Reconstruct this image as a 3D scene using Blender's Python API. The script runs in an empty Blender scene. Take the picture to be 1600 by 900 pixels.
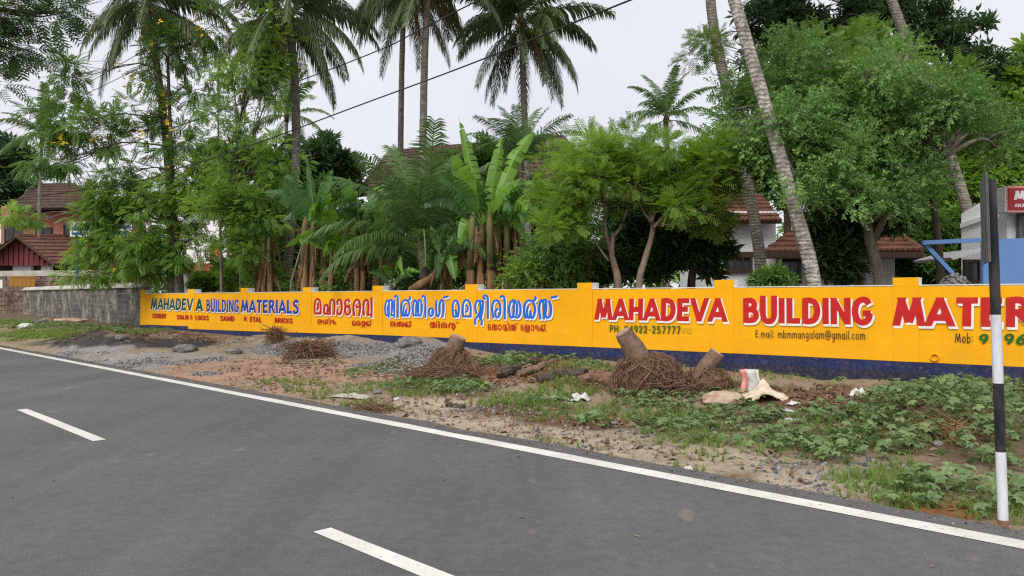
import bpy, math, random
import numpy as np
from mathutils import Vector
random.seed(7); RNG = np.random.default_rng(7)
SC = bpy.context.scene; COL = SC.collection
rad = math.radians

# ------------------------------------------------------------------ camera, sky, sun, exposure
FPX, HC, PITCH = 1202.0, 1.5, math.atan(19 / 1202.0)
cam = bpy.data.cameras.new('camera'); cam.sensor_width = 36; cam.lens = FPX / 1600 * 36
cam.clip_start = .05; cam.clip_end = 2000
camo = bpy.data.objects.new('camera', cam); COL.objects.link(camo)
camo.location = (0, 0, HC); camo.rotation_euler = (math.pi / 2 + PITCH, 0, 0)
SC.camera = camo
SUN_EL, SUN_AZ = rad(46), rad(205)          # azimuth measured from +Y towards +X
world = bpy.data.worlds.new('World'); SC.world = world; world.use_nodes = True
wn = world.node_tree; bg = wn.nodes['Background']
sky = wn.nodes.new('ShaderNodeTexSky'); sky.sky_type = 'NISHITA'; sky.sun_disc = False
sky.sun_elevation = SUN_EL; sky.sun_rotation = SUN_AZ; sky.dust_density = 6; sky.air_density = 1.5
mixs = wn.nodes.new('ShaderNodeMix'); mixs.data_type = 'RGBA'
mixs.inputs[0].default_value = .93          # a closed cloud layer over the clear sky
wn.links.new(sky.outputs[0], mixs.inputs[6])
cl = wn.nodes.new('ShaderNodeTexNoise'); cl.inputs['Scale'].default_value = 2.2; cl.inputs['Detail'].default_value = 5
tcn = wn.nodes.new('ShaderNodeTexCoord'); wn.links.new(tcn.outputs['Generated'], cl.inputs['Vector'])
clr = wn.nodes.new('ShaderNodeValToRGB'); wn.links.new(cl.outputs[0], clr.inputs[0])      # faint, even cloud tone all round
clr.color_ramp.elements[0].position = .3; clr.color_ramp.elements[0].color = (.84, .87, .97, 1); clr.color_ramp.elements[1].position = .7; clr.color_ramp.elements[1].color = (.95, .97, 1, 1)
cls = wn.nodes.new('ShaderNodeVectorMath'); cls.operation = 'SCALE'; cls.inputs['Scale'].default_value = 7.3
wn.links.new(clr.outputs[0], cls.inputs[0]); wn.links.new(cls.outputs[0], mixs.inputs[7])
wn.links.new(mixs.outputs[2], bg.inputs[0]); bg.inputs[1].default_value = .09
sun = bpy.data.lights.new('sun', 'SUN'); sun.energy = 2.0; sun.angle = rad(40); sun.color = (1, .95, .88)
suno = bpy.data.objects.new('sun', sun); COL.objects.link(suno)
sd = Vector((math.sin(SUN_AZ) * math.cos(SUN_EL), math.cos(SUN_AZ) * math.cos(SUN_EL), math.sin(SUN_EL)))
suno.rotation_euler = sd.to_track_quat('Z', 'Y').to_euler(); suno.location = (0, 0, 40)
SC.view_settings.view_transform = 'Standard'; SC.view_settings.look = 'None'
SC.view_settings.gamma = 1; SC.view_settings.use_curve_mapping = False; SC.view_settings.exposure = 0.55
SC.cycles.max_bounces = 6; SC.cycles.diffuse_bounces = 4; SC.cycles.use_denoising = False; SC.cycles.filter_width = 1.25

# ------------------------------------------------------------------ helpers: picture point -> place
def ray(px, py):
    x, z = (px - 800) / FPX, (450 - py) / FPX
    c, s = math.cos(PITCH), math.sin(PITCH)
    return np.array([x, c - s * z, s + c * z])
def P(px, py, dep):
    r = ray(px, py); return np.array([r[0] / r[1] * dep, dep, HC + r[2] / r[1] * dep])
def PX(px, dep, z):
    return np.array([ray(px, 469)[0] / ray(px, 469)[1] * dep, dep, z])
def project(V):
    c, s = math.cos(PITCH), math.sin(PITCH)
    y, z = V[:, 1], V[:, 2] - HC
    yc = c * y + s * z; zc = -s * y + c * z
    yc = np.where(np.abs(yc) < 1e-3, 1e-3, yc)
    return 800 + FPX * V[:, 0] / yc, 450 - FPX * zc / yc, yc
WD = 14.0                                   # distance of the painted wall
_wa = math.atan2(1530, FPX)
WDIR = np.array([-math.sin(_wa), math.cos(_wa)]); WN = np.array([math.cos(_wa), math.sin(_wa)])
def W(s, z, out=0.):                        # a point on the painted wall: s runs to the far left end
    p = WN * (WD - out) + WDIR * s; return np.array([p[0], p[1], z])
def s_at(px):
    r = ray(px, 469); t = WD / (r[0] * WN[0] + r[1] * WN[1])
    return t * (r[0] * WDIR[0] + r[1] * WDIR[1])
def sz_at(px, py):
    r = ray(px, py); t = WD / (r[0] * WN[0] + r[1] * WN[1])
    return t * (r[0] * WDIR[0] + r[1] * WDIR[1]), HC + t * r[2]
_ra = rad(44.7)
RD = np.array([-math.sin(_ra), math.cos(_ra)]); RN = np.array([math.cos(_ra), math.sin(_ra)])
def wall_dep(px):
    c = math.atan2(px - 800, FPX); return WD / math.cos(math.pi / 2 - _wa - c) * math.cos(c)
def R(u, v, z=0.): p = RN * u + RD * v; return np.array([p[0], p[1], z])
EDGE = 5.95

def vnoise(x, y, f, seed=0):                # lattice value noise, numpy
    x = np.asarray(x) * f; y = np.asarray(y) * f
    xi, yi = np.floor(x).astype(int), np.floor(y).astype(int); fx, fy = x - xi, y - yi
    fx = fx * fx * (3 - 2 * fx); fy = fy * fy * (3 - 2 * fy)
    def h(a, b):
        n = (a * 374761393 + b * 668265263 + seed * 144665) & 0x7fffffff
        n = ((n ^ (n >> 13)) * 1274126177) & 0x7fffffff
        return ((n ^ (n >> 16)) & 0xffff) / 65535.
    return (h(xi, yi) * (1 - fx) + h(xi + 1, yi) * fx) * (1 - fy) + (h(xi, yi + 1) * (1 - fx) + h(xi + 1, yi + 1) * fx) * fy
def fbm(x, y, f, o=3, seed=0):
    return sum(vnoise(x, y, f * 2 ** i, seed + i) * .5 ** i for i in range(o)) / sum(.5 ** i for i in range(o))

# heaps on the verge: (px, py, metres along road, metres across, height)
HEAPS0 = [(165, 540, 3.0, .8, .55), (262, 539, 2.4, .5, .36), (290, 522, 3.2, 1.0, .22), (478, 548, .9, .7, .30), (430, 541, 1.6, .6, .26), (560, 541, 1.6, .6, .34), (662, 556, 1.3, .8, .42),
          (700, 570, 1.2, .8, .25), (830, 585, 2.2, .9, .22), (1010, 600, 1.6, .7, .12), (1180, 610, 2.5, 1.0, .10), (1450, 640, 2.0, 1.1, .16), (150, 503, 5, 1.2, .15)]
def base_h(x, y):
    x = np.asarray(x, float); y = np.asarray(y, float)
    u = x * RN[0] + y * RN[1]; v = x * RD[0] + y * RD[1]
    s = (v - 1.74) / .992; uw = 13.9 - .1244 * s
    zb = .10 + .012 * np.clip(s, -10, 60)
    t = np.clip((u - EDGE) / np.maximum(uw - EDGE, 2.5), 0, 1)
    h = -.05 + (zb + .05) * t ** .75
    h = np.where(u < EDGE, np.where(u < -.8, -.04, -.06), h)
    return np.where(u > uw, .1 + .012 * np.clip(s, -10, 40), h), u, v, t, uw
HEAPS = []
def hgt(x, y, fine=True):
    h, u, v, t, uw = base_h(x, y)
    for (hu, hv, rv, ru, a) in HEAPS:
        h = h + a * np.exp(-((v - hv) / rv) ** 2 - ((u - hu) / ru) ** 2) * np.clip(t * 12, 0, 1)
    if fine:
        h = h + ((fbm(x, y, 1.3, 4, 3) - .5) * .13) * np.clip(t * 8, 0, 1) * (u < uw)
    return h
def G(px, py, fine=True):                   # where the view through a picture point meets the ground
    r = ray(px, py); lo = 2.
    for i in range(4000):
        p = r * lo + np.array([0, 0, HC])
        if p[2] < hgt(p[0], p[1], False): break
        lo += .02
    p[2] = float(hgt(p[0], p[1], fine)); return p
for (px, py, rv, ru, a) in HEAPS0:
    r = ray(px, py); t_ = (HC - .2) / -r[2]; p = r * t_
    HEAPS.append((p[0] * RN[0] + p[1] * RN[1], p[0] * RD[0] + p[1] * RD[1], rv, ru, a))

# ------------------------------------------------------------------ helpers: objects
def tag(o, label=None, cat=None, group=None, kind=None):
    if label: o['label'] = label
    if cat: o['category'] = cat
    if group: o['group'] = group
    if kind: o['kind'] = kind
    return o
def empty(name, loc, label, cat, group=None):
    o = bpy.data.objects.new(name, None); COL.objects.link(o); o.location = [float(c) for c in loc]; o.empty_display_size = .3
    return tag(o, label, cat, group)
def link(name, me, parent=None, mats=()):
    for m in (mats if isinstance(mats, (list, tuple)) else [mats]): me.materials.append(m)
    o = bpy.data.objects.new(name, me); COL.objects.link(o)
    if parent is not None:
        o.parent = parent
        w = parent.location if parent.parent is None else parent.location + parent.parent.location
        o.location = -w
    return o
def npmesh(name, V, F, smooth=False, tint=None, midx=None, col=None):
    V = np.asarray(V, np.float32).reshape(-1, 3); F = np.asarray(F, np.int32); k = F.shape[1]
    me = bpy.data.meshes.new(name)
    me.vertices.add(len(V)); me.vertices.foreach_set('co', V.ravel())
    me.loops.add(F.size); me.loops.foreach_set('vertex_index', F.ravel())
    me.polygons.add(len(F)); me.polygons.foreach_set('loop_start', np.arange(0, F.size, k, dtype=np.int32))
    me.polygons.foreach_set('use_smooth', np.full(len(F), smooth))
    if midx is not None: me.polygons.foreach_set('material_index', np.asarray(midx, np.int32))
    me.update(calc_edges=True)
    if tint is not None:
        a = me.attributes.new('tint', 'FLOAT', 'POINT'); a.data.foreach_set('value', np.asarray(tint, np.float32))
    if col is not None:
        a = me.attributes.new('soil', 'FLOAT_COLOR', 'POINT')
        a.data.foreach_set('color', np.c_[col, np.ones(len(col))].astype(np.float32).ravel())
    return me
class MB:                                    # collects geometry of one part
    def __init__(s): s.v = []; s.f = []; s.m = []
    def add(s, V, F, mi=0):
        o = len(s.v); s.v += [tuple(map(float, p)) for p in V]; s.f += [tuple(i + o for i in f) for f in F]; s.m += [mi] * len(F)
    def box(s, c, d, rz=0., mi=0, taper=1.):
        x, y, z = [a / 2 for a in d]; ca, sa = math.cos(rz), math.sin(rz); V = []
        for k in (-1, 1):
            t = taper if k > 0 else 1
            for (i, j) in ((-1, -1), (1, -1), (1, 1), (-1, 1)):
                a, b = i * x * t, j * y * t
                V.append((c[0] + a * ca - b * sa, c[1] + a * sa + b * ca, c[2] + k * z))
        s.add(V, [(3, 2, 1, 0), (4, 5, 6, 7), (0, 1, 5, 4), (1, 2, 6, 5), (2, 3, 7, 6), (3, 0, 4, 7)], mi)
    def prism(s, poly, off, mi=0):           # planar polygon pushed along a vector
        n = len(poly); A = [np.array(p, float) for p in poly]; B = [p + np.array(off, float) for p in A]
        s.add(A + B, [tuple(range(n))[::-1], tuple(range(n, 2 * n))] + [(i, (i + 1) % n, n + (i + 1) % n, n + i) for i in range(n)], mi)
    def tube(s, pts, rads, n=8, mi=0, cap=True, wob=0.):
        pts = [np.array(p, float) for p in pts]; V = []; F = []; k = len(pts)
        if not hasattr(rads, '__len__'): rads = [rads] * k
        for i, p in enumerate(pts):
            t = pts[min(i + 1, k - 1)] - pts[max(i - 1, 0)]; t = t / (np.linalg.norm(t) + 1e-9)
            a = np.cross(t, [0, 0, 1.] if abs(t[2]) < .9 else [1., 0, 0]); a /= np.linalg.norm(a); b = np.cross(t, a)
            for j in range(n):
                w = 2 * math.pi * j / n; rr = rads[i] * (1 + wob * (random.random() - .5))
                V.append(p + (a * math.cos(w) + b * math.sin(w)) * rr)
        for i in range(k - 1):
            for j in range(n): F.append((i * n + j, i * n + (j + 1) % n, (i + 1) * n + (j + 1) % n, (i + 1) * n + j))
        if cap: F += [tuple(range(n))[::-1], tuple(range((k - 1) * n, k * n))]
        s.add(V, F, mi)
    def build(s, name, mats, parent=None, smooth=False):
        me = bpy.data.meshes.new(name); me.from_pydata(s.v, [], s.f)
        me.polygons.foreach_set('material_index', s.m)
        if smooth: me.polygons.foreach_set('use_smooth', [True] * len(s.f))
        me.update(); return link(name, me, parent, mats)
def spline(pts, n):
    pts = np.array(pts, float); k = len(pts)
    if k < 3: return [pts[0] + (pts[-1] - pts[0]) * t for t in np.linspace(0, 1, n)]
    e = np.vstack([2 * pts[0] - pts[1], pts, 2 * pts[-1] - pts[-2]]); out = []
    for t in np.linspace(0, k - 1, n):
        i = min(int(t), k - 2); f = t - i; a, b, c, d = e[i:i + 4]
        out.append(.5 * (2 * b + (c - a) * f + (2 * a - 5 * b + 4 * c - d) * f * f + (3 * b - a - 3 * c + d) * f ** 3))
    return out
def frames(D, U):                            # rotation matrices with x along D, z near U
    D = D / (np.linalg.norm(D, axis=1, keepdims=True) + 1e-9)
    Y = np.cross(U, D); Y /= (np.linalg.norm(Y, axis=1, keepdims=True) + 1e-9)
    Z = np.cross(D, Y); return np.stack([D, Y, Z], axis=2)
def scatter(TV, TF, pos, D, U, scale, tint=None):
    M = frames(D, U) * scale[:, None, None]
    V = np.einsum('mij,kj->mki', M, TV) + pos[:, None, :]
    F = TF[None] + (np.arange(len(pos)) * len(TV))[:, None, None]
    if tint is None: tint = RNG.random(len(pos))
    return V.reshape(-1, 3), F.reshape(-1, TF.shape[1]), np.repeat(tint, len(TV))

# ------------------------------------------------------------------ materials
def nodes(name, rough=.8, spec=.3):
    m = bpy.data.materials.new(name); m.use_nodes = True; nt = m.node_tree; b = nt.nodes['Principled BSDF']
    b.inputs['Roughness'].default_value = rough; b.inputs['Specular IOR Level'].default_value = spec
    return m, nt, b
def N(nt, t, **kw):
    n = nt.nodes.new('ShaderNode' + t)
    for k, v in kw.items(): setattr(n, k, v)
    return n
def ramp(nt, fac, stops):
    r = N(nt, 'ValToRGB'); e = r.color_ramp.elements
    while len(e) > 1: e.remove(e[0])
    e[0].position = stops[0][0]; e[0].color = (*stops[0][1], 1)
    for p, c in stops[1:]: x = e.new(p); x.color = (*c, 1)
    nt.links.new(fac, r.inputs[0]); return r.outputs[0]
def tex(nt, kind, scale, detail=4, rough=.6, vec=None, stretch=None):
    n = N(nt, 'Tex' + kind); n.inputs['Scale'].default_value = scale
    if 'Detail' in n.inputs: n.inputs['Detail'].default_value = detail; n.inputs['Roughness'].default_value = rough
    if vec is None: vec = N(nt, 'NewGeometry').outputs['Position']
    if stretch:
        mp = N(nt, 'Mapping'); mp.inputs['Scale'].default_value = stretch[:3]
        if len(stretch) > 3: mp.inputs['Rotation'].default_value = (0, 0, stretch[3])
        nt.links.new(vec, mp.inputs[0]); vec = mp.outputs[0]
    nt.links.new(vec, n.inputs['Vector']); return n.outputs[0]
def mixc(nt, fac, a, b, mode='MIX'):
    n = N(nt, 'Mix', data_type='RGBA', blend_type=mode)
    for i, x in ((0, fac), (6, a), (7, b)):
        if isinstance(x, (int, float)): n.inputs[i].default_value = x
        elif isinstance(x, tuple): n.inputs[i].default_value = (*x, 1)
        else: nt.links.new(x, n.inputs[i])
    return n.outputs[2]
def bump(nt, b, h, strength=.4, dist=.02):
    n = N(nt, 'Bump'); n.inputs['Strength'].default_value = strength; n.inputs['Distance'].default_value = dist
    nt.links.new(h, n.inputs['Height']); nt.links.new(n.outputs[0], b.inputs['Normal'])
def surf(name, c1, c2, scale=3., rough=.85, spec=.25, bmp=.3, bscale=None, stretch=None, dist=.02, c3=None):
    m, nt, b = nodes(name, rough, spec); f = tex(nt, 'Noise', scale, 6, .65, stretch=stretch)
    st = [(.3, c1), (.7, c2)] if c3 is None else [(.28, c1), (.5, c2), (.72, c3)]
    nt.links.new(ramp(nt, f, st), b.inputs['Base Color'])
    if bmp: bump(nt, b, tex(nt, 'Noise', bscale or scale * 6, 5, .7, stretch=stretch), bmp, dist)
    return m
def leafmat(name, cs, trans=.35, rough=.5, spec=.35):
    m, nt, b = nodes(name, rough, spec)
    a = N(nt, 'Attribute', attribute_name='tint'); k = len(cs)
    c = ramp(nt, a.outputs['Fac'], [(i / (k - 1), cs[i]) for i in range(k)])
    nt.links.new(c, b.inputs['Base Color'])
    tr = N(nt, 'BsdfTranslucent'); hs = N(nt, 'HueSaturation'); hs.inputs['Saturation'].default_value = 1.1; hs.inputs['Value'].default_value = 1.6
    hs.inputs['Hue'].default_value = .485
    nt.links.new(c, hs.inputs['Color']); nt.links.new(hs.outputs[0], tr.inputs[0])
    ms = N(nt, 'MixShader'); ms.inputs[0].default_value = trans
    nt.links.new(b.outputs[0], ms.inputs[1]); nt.links.new(tr.outputs[0], ms.inputs[2])
    nt.links.new(ms.outputs[0], nt.nodes['Material Output'].inputs['Surface']); return m
MT = {}
def wall_paint(name, c1, c2, stain, amt, rough=.75):
    m, nt, b = nodes(name, rough, .2)
    c = ramp(nt, tex(nt, 'Noise', 1.3, 6, .65), [(.3, c1), (.7, c2)])
    c = mixc(nt, ramp(nt, tex(nt, 'Noise', 2.6, 6, .7, stretch=(1, 1, .13)), [(.52, (0, 0, 0)), (.78, (amt, amt, amt))]), c, stain)
    c = mixc(nt, ramp(nt, tex(nt, 'Noise', 7., 8, .8), [(.62, (0, 0, 0)), (.74, (amt, amt, amt))]), c, stain)
    gz = N(nt, 'SeparateXYZ'); nt.links.new(N(nt, 'NewGeometry').outputs['Position'], gz.inputs[0])
    mud = N(nt, 'Math', operation='MULTIPLY'); mr = N(nt, 'MapRange'); mr.inputs['From Min'].default_value = .95; mr.inputs['From Max'].default_value = .35
    nt.links.new(gz.outputs[2], mr.inputs['Value']); nt.links.new(mr.outputs[0], mud.inputs[0])
    nt.links.new(ramp(nt, tex(nt, 'Noise', 16., 8, .85), [(.5, (0, 0, 0)), (.72, (.55, .55, .55))]), mud.inputs[1])
    c = mixc(nt, mud.outputs[0], c, (.30, .19, .11))
    nt.links.new(c, b.inputs['Base Color']); bump(nt, b, tex(nt, 'Noise', 22, 6, .75), .3, .008); return m
MT['yellow'] = wall_paint('yellow_paint', (.78, .365, .004), (.87, .43, .006), (.60, .28, .02), .4)
MT['navy'] = wall_paint('navy_paint', (.010, .018, .065), (.018, .034, .11), (.05, .05, .06), .5, .6)
MT['navy_base'] = wall_paint('navy_base_render', (.012, .016, .034), (.024, .032, .066), (.06, .055, .05), .7, .8)
MT['white'] = surf('white_paint', (.66, .67, .67), (.80, .80, .79), 2.5, .7, .25, .15, 20, dist=.006)
MT['red_p'] = surf('red_lettering', (.43, .010, .010), (.53, .017, .014), 6, .6, .3, 0)
MT['dred_p'] = surf('dark_red_lettering', (.36, .010, .012), (.48, .018, .016), 6, .6, .3, 0)
MT['blue_p'] = surf('blue_lettering', (.008, .11, .52), (.012, .14, .62), 6, .6, .3, 0)
MT['dblue_p'] = surf('deep_blue_lettering', (.012, .035, .26), (.016, .05, .34), 6, .6, .3, 0)
MT['green_p'] = surf('dark_green_lettering', (.004, .055, .035), (.006, .075, .045), 6, .6, .3, 0)
MT['lgreen_p'] = surf('green_lettering', (.01, .10, .012), (.014, .13, .018), 6, .6, .3, 0)
MT['shadow_p'] = surf('white_lettering', (.74, .70, .68), (.82, .80, .80), 6, .65, .3, 0)
MT['bark'] = surf('grey_bark', (.10, .085, .07), (.26, .23, .20), 7, .9, .15, .9, 22, (1, 1, .35), .03)
MT['bark_d'] = surf('dark_bark', (.05, .04, .032), (.14, .115, .09), 7, .9, .15, .9, 22, (1, 1, .35), .03)
MT['bark_p'] = surf('pinkish_bark', (.16, .11, .085), (.34, .26, .21), 9, .9, .15, .8, 26, (1, 1, .4), .02)
MT['dry'] = surf('dry_sheath', (.07, .045, .028), (.34, .20, .09), 4, .85, .2, .6, 20, (1, 1, .2), .02)
MT['root'] = surf('fibre_roots', (.085, .05, .035), (.25, .15, .095), 12, .9, .15, 0)
MT['wood'] = surf('cut_wood', (.10, .062, .045), (.27, .18, .135), 10, .9, .15, .7, 24, dist=.02)
MT['oldwall'] = surf('weathered_block', (.045, .043, .04), (.125, .115, .105), 1.4, .95, .1, .6, 16, None, .012, c3=(.44, .41, .37))
MT['mortar'] = surf('pale_mortar', (.12, .112, .10), (.30, .285, .26), 1.5, .95, .1, .7, 16, dist=.02)
MT['coping'] = surf('pale_coping', (.30, .28, .25), (.52, .49, .44), 1.5, .9, .15, .5, 14, dist=.01)
MT['laterite'] = surf('laterite', (.06, .045, .038), (.20, .14, .11), 2.2, .95, .1, .9, 9, dist=.04, c3=(.34, .29, .25))
MT['tile'] = surf('clay_tile', (.085, .04, .029), (.22, .10, .066), 2.4, .85, .2, .5, 14, dist=.02)
MT['tile_d'] = surf('old_clay_tile', (.05, .034, .029), (.125, .078, .063), 2.4, .9, .15, .5, 14, dist=.02)
MT['plaster'] = surf('white_plaster', (.74, .75, .76), (.84, .85, .86), .9, .85, .2, .2, 14, dist=.01)
MT['plaster_g'] = surf('grey_plaster', (.28, .25, .25), (.42, .38, .37), .9, .85, .2, .2, 14, dist=.01)
MT['maroon'] = surf('maroon_boards', (.12, .028, .035), (.20, .05, .055), 3, .75, .25, .3, 16, (3, 3, .2), .01)
MT['redwall'] = surf('red_washed_wall', (.28, .10, .085), (.44, .19, .16), 1.5, .85, .2, .3, 12, dist=.01)
MT['brick'] = surf('red_brick', (.34, .07, .04), (.48, .12, .07), 6, .85, .2, .3, 12, dist=.01)
MT['glass'] = surf('dark_glass', (.012, .014, .018), (.03, .034, .04), 2, .15, .6, 0)
MT['darkwood'] = surf('dark_wood', (.035, .02, .015), (.09, .05, .035), 8, .7, .25, .3, 20, (4, 4, .3), .01)
MT['board'] = surf('brown_board', (.24, .11, .025), (.40, .20, .05), 8, .8, .2, .3, 20, (4, 4, .3), .01)
MT['blue_steel'] = surf('blue_steel', (.10, .21, .46), (.13, .26, .54), 1.2, .5, .35, .1, 9, dist=.01)
MT['sign_red'] = surf('red_sign_face', (.30, .012, .02), (.36, .018, .026), 4, .4, .4, 0)
MT['sign_rim'] = surf('pink_sign_rim', (.62, .25, .20), (.70, .30, .25), 4, .5, .4, 0)
MT['pole_black'] = surf('pole_black_paint', (.006, .007, .010), (.013, .014, .018), 9, .5, .35, .2, 40, (1, 1, .3), .004, c3=(.06, .055, .05))
MT['pole_white'] = surf('pole_white_paint', (.34, .33, .33), (.58, .59, .63), 9, .5, .35, .2, 40, (1, 1, .3), .004, c3=(.70, .71, .75))
MT['metal'] = surf('grey_metal', (.06, .065, .07), (.12, .125, .13), 8, .55, .4, .1)
MT['rust'] = surf('rusty_metal', (.10, .05, .03), (.24, .13, .08), 14, .85, .25, .4, 30)
MT['cable'] = surf('black_cable', (.012, .012, .013), (.03, .03, .032), 3, .6, .3, 0)
MT['rock'] = surf('grey_rock', (.09, .085, .08), (.27, .255, .24), 5, .9, .2, .9, 14, dist=.04)
MT['rock_o'] = surf('ochre_rock', (.26, .12, .06), (.62, .50, .40), 3.2, .95, .15, .9, 12, dist=.05)
MT['rag'] = surf('cream_cloth', (.48, .36, .26), (.70, .60, .48), 6, .85, .2, .3, 20)
MT['rag_r'] = surf('printed_sack', (.55, .16, .12), (.60, .60, .66), 7, .75, .25, .2, 20)
MT['plastic'] = surf('white_plastic', (.34, .32, .30), (.68, .68, .68), 9, .4, .45, .3, 16)
MT['nut'] = surf('coconut_husk', (.28, .22, .04), (.42, .34, .08), 6, .6, .35, 0)
MT['flower'] = surf('yellow_flower', (.62, .42, .02), (.78, .58, .05), 9, .7, .2, 0)
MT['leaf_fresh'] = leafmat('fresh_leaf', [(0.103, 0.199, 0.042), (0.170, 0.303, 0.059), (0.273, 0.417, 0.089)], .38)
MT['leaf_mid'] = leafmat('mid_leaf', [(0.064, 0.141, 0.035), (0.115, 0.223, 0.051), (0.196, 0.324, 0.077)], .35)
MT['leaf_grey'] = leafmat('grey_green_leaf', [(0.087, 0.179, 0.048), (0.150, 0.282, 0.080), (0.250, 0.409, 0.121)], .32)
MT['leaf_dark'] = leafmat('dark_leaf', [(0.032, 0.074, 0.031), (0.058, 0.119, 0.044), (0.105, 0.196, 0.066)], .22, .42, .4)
MT['leaf_lime'] = leafmat('lime_leaf', [(0.121, 0.228, 0.036), (0.190, 0.324, 0.055), (0.277, 0.422, 0.091)], .4)
MT['leaf_olive'] = leafmat('olive_leaf', [(0.083, 0.164, 0.031), (0.132, 0.236, 0.044), (0.193, 0.315, 0.066)], .36)
MT['sheath'] = surf('green_sheath', (.06, .075, .025), (.20, .17, .07), 5, .7, .3, .4, 18, (1, 1, .2), .01)
MT['palm'] = leafmat('palm_leaf', [(0.045, 0.078, 0.030), (0.083, 0.128, 0.045), (0.143, 0.188, 0.068)], .22, .45, .4)
MT['palm_y'] = leafmat('young_palm_leaf', [(0.059, 0.126, 0.039), (0.101, 0.185, 0.053), (0.166, 0.252, 0.079)], .28, .42, .4)
MT['palm_dead'] = leafmat('dead_palm_leaf', [(0.072, 0.042, 0.022), (0.156, 0.094, 0.048), (0.264, 0.168, 0.090)], .15, .8, .1)
MT['banana'] = leafmat('banana_leaf', [(0.082, 0.187, 0.028), (0.150, 0.311, 0.041), (0.217, 0.421, 0.055)], .42, .38, .45)
MT['banana_d'] = leafmat('dark_banana_leaf', [(0.043, 0.112, 0.029), (0.075, 0.174, 0.041), (0.116, 0.245, 0.058)], .35, .38, .45)
MT['weed'] = leafmat('weed_leaf', [(0.095, 0.150, 0.055), (0.155, 0.235, 0.088), (0.250, 0.330, 0.140)], .28, .45, .4)
MT['grass'] = leafmat('grass_blade', [(0.088, 0.162, 0.033), (0.154, 0.265, 0.050), (0.275, 0.346, 0.110)], .35, .5, .3)
MT['litter'] = leafmat('dry_litter', [(0.060, 0.035, 0.022), (0.180, 0.110, 0.065), (0.360, 0.270, 0.190)], .05, .9, .1)
MT['stone'] = leafmat('crushed_stone', [(0.070, 0.070, 0.073), (0.160, 0.160, 0.165), (0.330, 0.330, 0.335)], 0., .9, .2)
def palm_bark(name, c1, c2, c3, ring=.4):
    m, nt, b = nodes(name, .9, .15)
    f = tex(nt, 'Noise', 6.5, 8, .8); w = N(nt, 'TexWave', wave_type='BANDS', bands_direction='Z'); w.inputs['Scale'].default_value = 3.4
    w.inputs['Distortion'].default_value = 5; w.inputs['Detail'].default_value = 4; w.inputs['Detail Scale'].default_value = 2.5
    nt.links.new(N(nt, 'NewGeometry').outputs['Position'], w.inputs[0])
    c = ramp(nt, f, [(.36, c1), (.5, c2), (.62, c3)])
    nt.links.new(mixc(nt, ring, c, mixc(nt, w.outputs[0], (.35, .33, .31), (1, 1, 1)), 'MULTIPLY'), b.inputs['Base Color'])
    bump(nt, b, w.outputs[0], .5, .03); return m
MT['palm_bark'] = palm_bark('ringed_palm_bark', (.12, .105, .09), (.22, .195, .17), (.34, .31, .28))
MT['palm_bark_w'] = palm_bark('lichened_palm_bark', (.13, .115, .10), (.34, .315, .285), (.64, .62, .58), .3)

# ------------------------------------------------------------------ ground, road, markings
def ground_material():
    m, nt, b = nodes('verge_soil', .95, .1)
    a = N(nt, 'Attribute', attribute_name='soil')
    n1 = ramp(nt, tex(nt, 'Noise', 9, 6, .75), [(.3, (.6, .57, .55)), (.5, (1.2, 1.17, 1.15)), (.72, (1.55, 1.5, 1.45))])
    n2 = ramp(nt, tex(nt, 'Noise', 60, 3, .7), [(.32, (.55, .53, .5)), (.55, (1, 1, 1)), (.75, (1.3, 1.28, 1.25))])
    nt.links.new(mixc(nt, .9, mixc(nt, .9, a.outputs['Color'], n1, 'MULTIPLY'), n2, 'MULTIPLY'), b.inputs['Base Color'])
    bump(nt, b, tex(nt, 'Noise', 28, 6, .8), .9, .035); return m
PATCH = [  # px, py, rx, ry, colour of the soil itself
    (30, 522, 70, 16, (.20, .19, .09)), (60, 500, 140, 14, (.13, .11, .06)), (150, 498, 60, 8, (.20, .11, .06)), (250, 525, 130, 16, (.20, .14, .10)), (165, 535, 105, 17, (.05, .05, .053)), (270, 538, 75, 10, (.055, .055, .058)),
    (240, 562, 160, 17, (.28, .27, .265)), (150, 550, 80, 9, (.27, .26, .255)), (330, 585, 40, 8, (.24, .235, .23)), (480, 588, 190, 24, (.40, .255, .185)), (370, 572, 110, 15, (.38, .25, .18)), (430, 545, 60, 12, (.22, .215, .215)), (560, 545, 70, 15, (.24, .235, .235)), (665, 550, 60, 22, (.24, .235, .235)),
    (700, 600, 120, 22, (.17, .125, .085)), (840, 582, 130, 22, (.21, .105, .06)), (640, 640, 210, 18, (.42, .35, .27)), (800, 660, 180, 26, (.43, .36, .28)), (1050, 712, 210, 30, (.42, .36, .275)), (1290, 755, 110, 28, (.44, .38, .30)),
    (830, 640, 110, 12, (.16, .10, .065)), (960, 655, 130, 14, (.17, .11, .07)), (1020, 600, 160, 18, (.15, .085, .055)), (1280, 625, 160, 22, (.17, .10, .065)), (1480, 800, 90, 22, (.28, .13, .06)), (1560, 700, 180, 60, (.15, .12, .075)), (1400, 680, 220, 40, (.14, .115, .07)), (1150, 660, 150, 25, (.13, .11, .07)), (1600, 620, 200, 40, (.14, .10, .065))]
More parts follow.
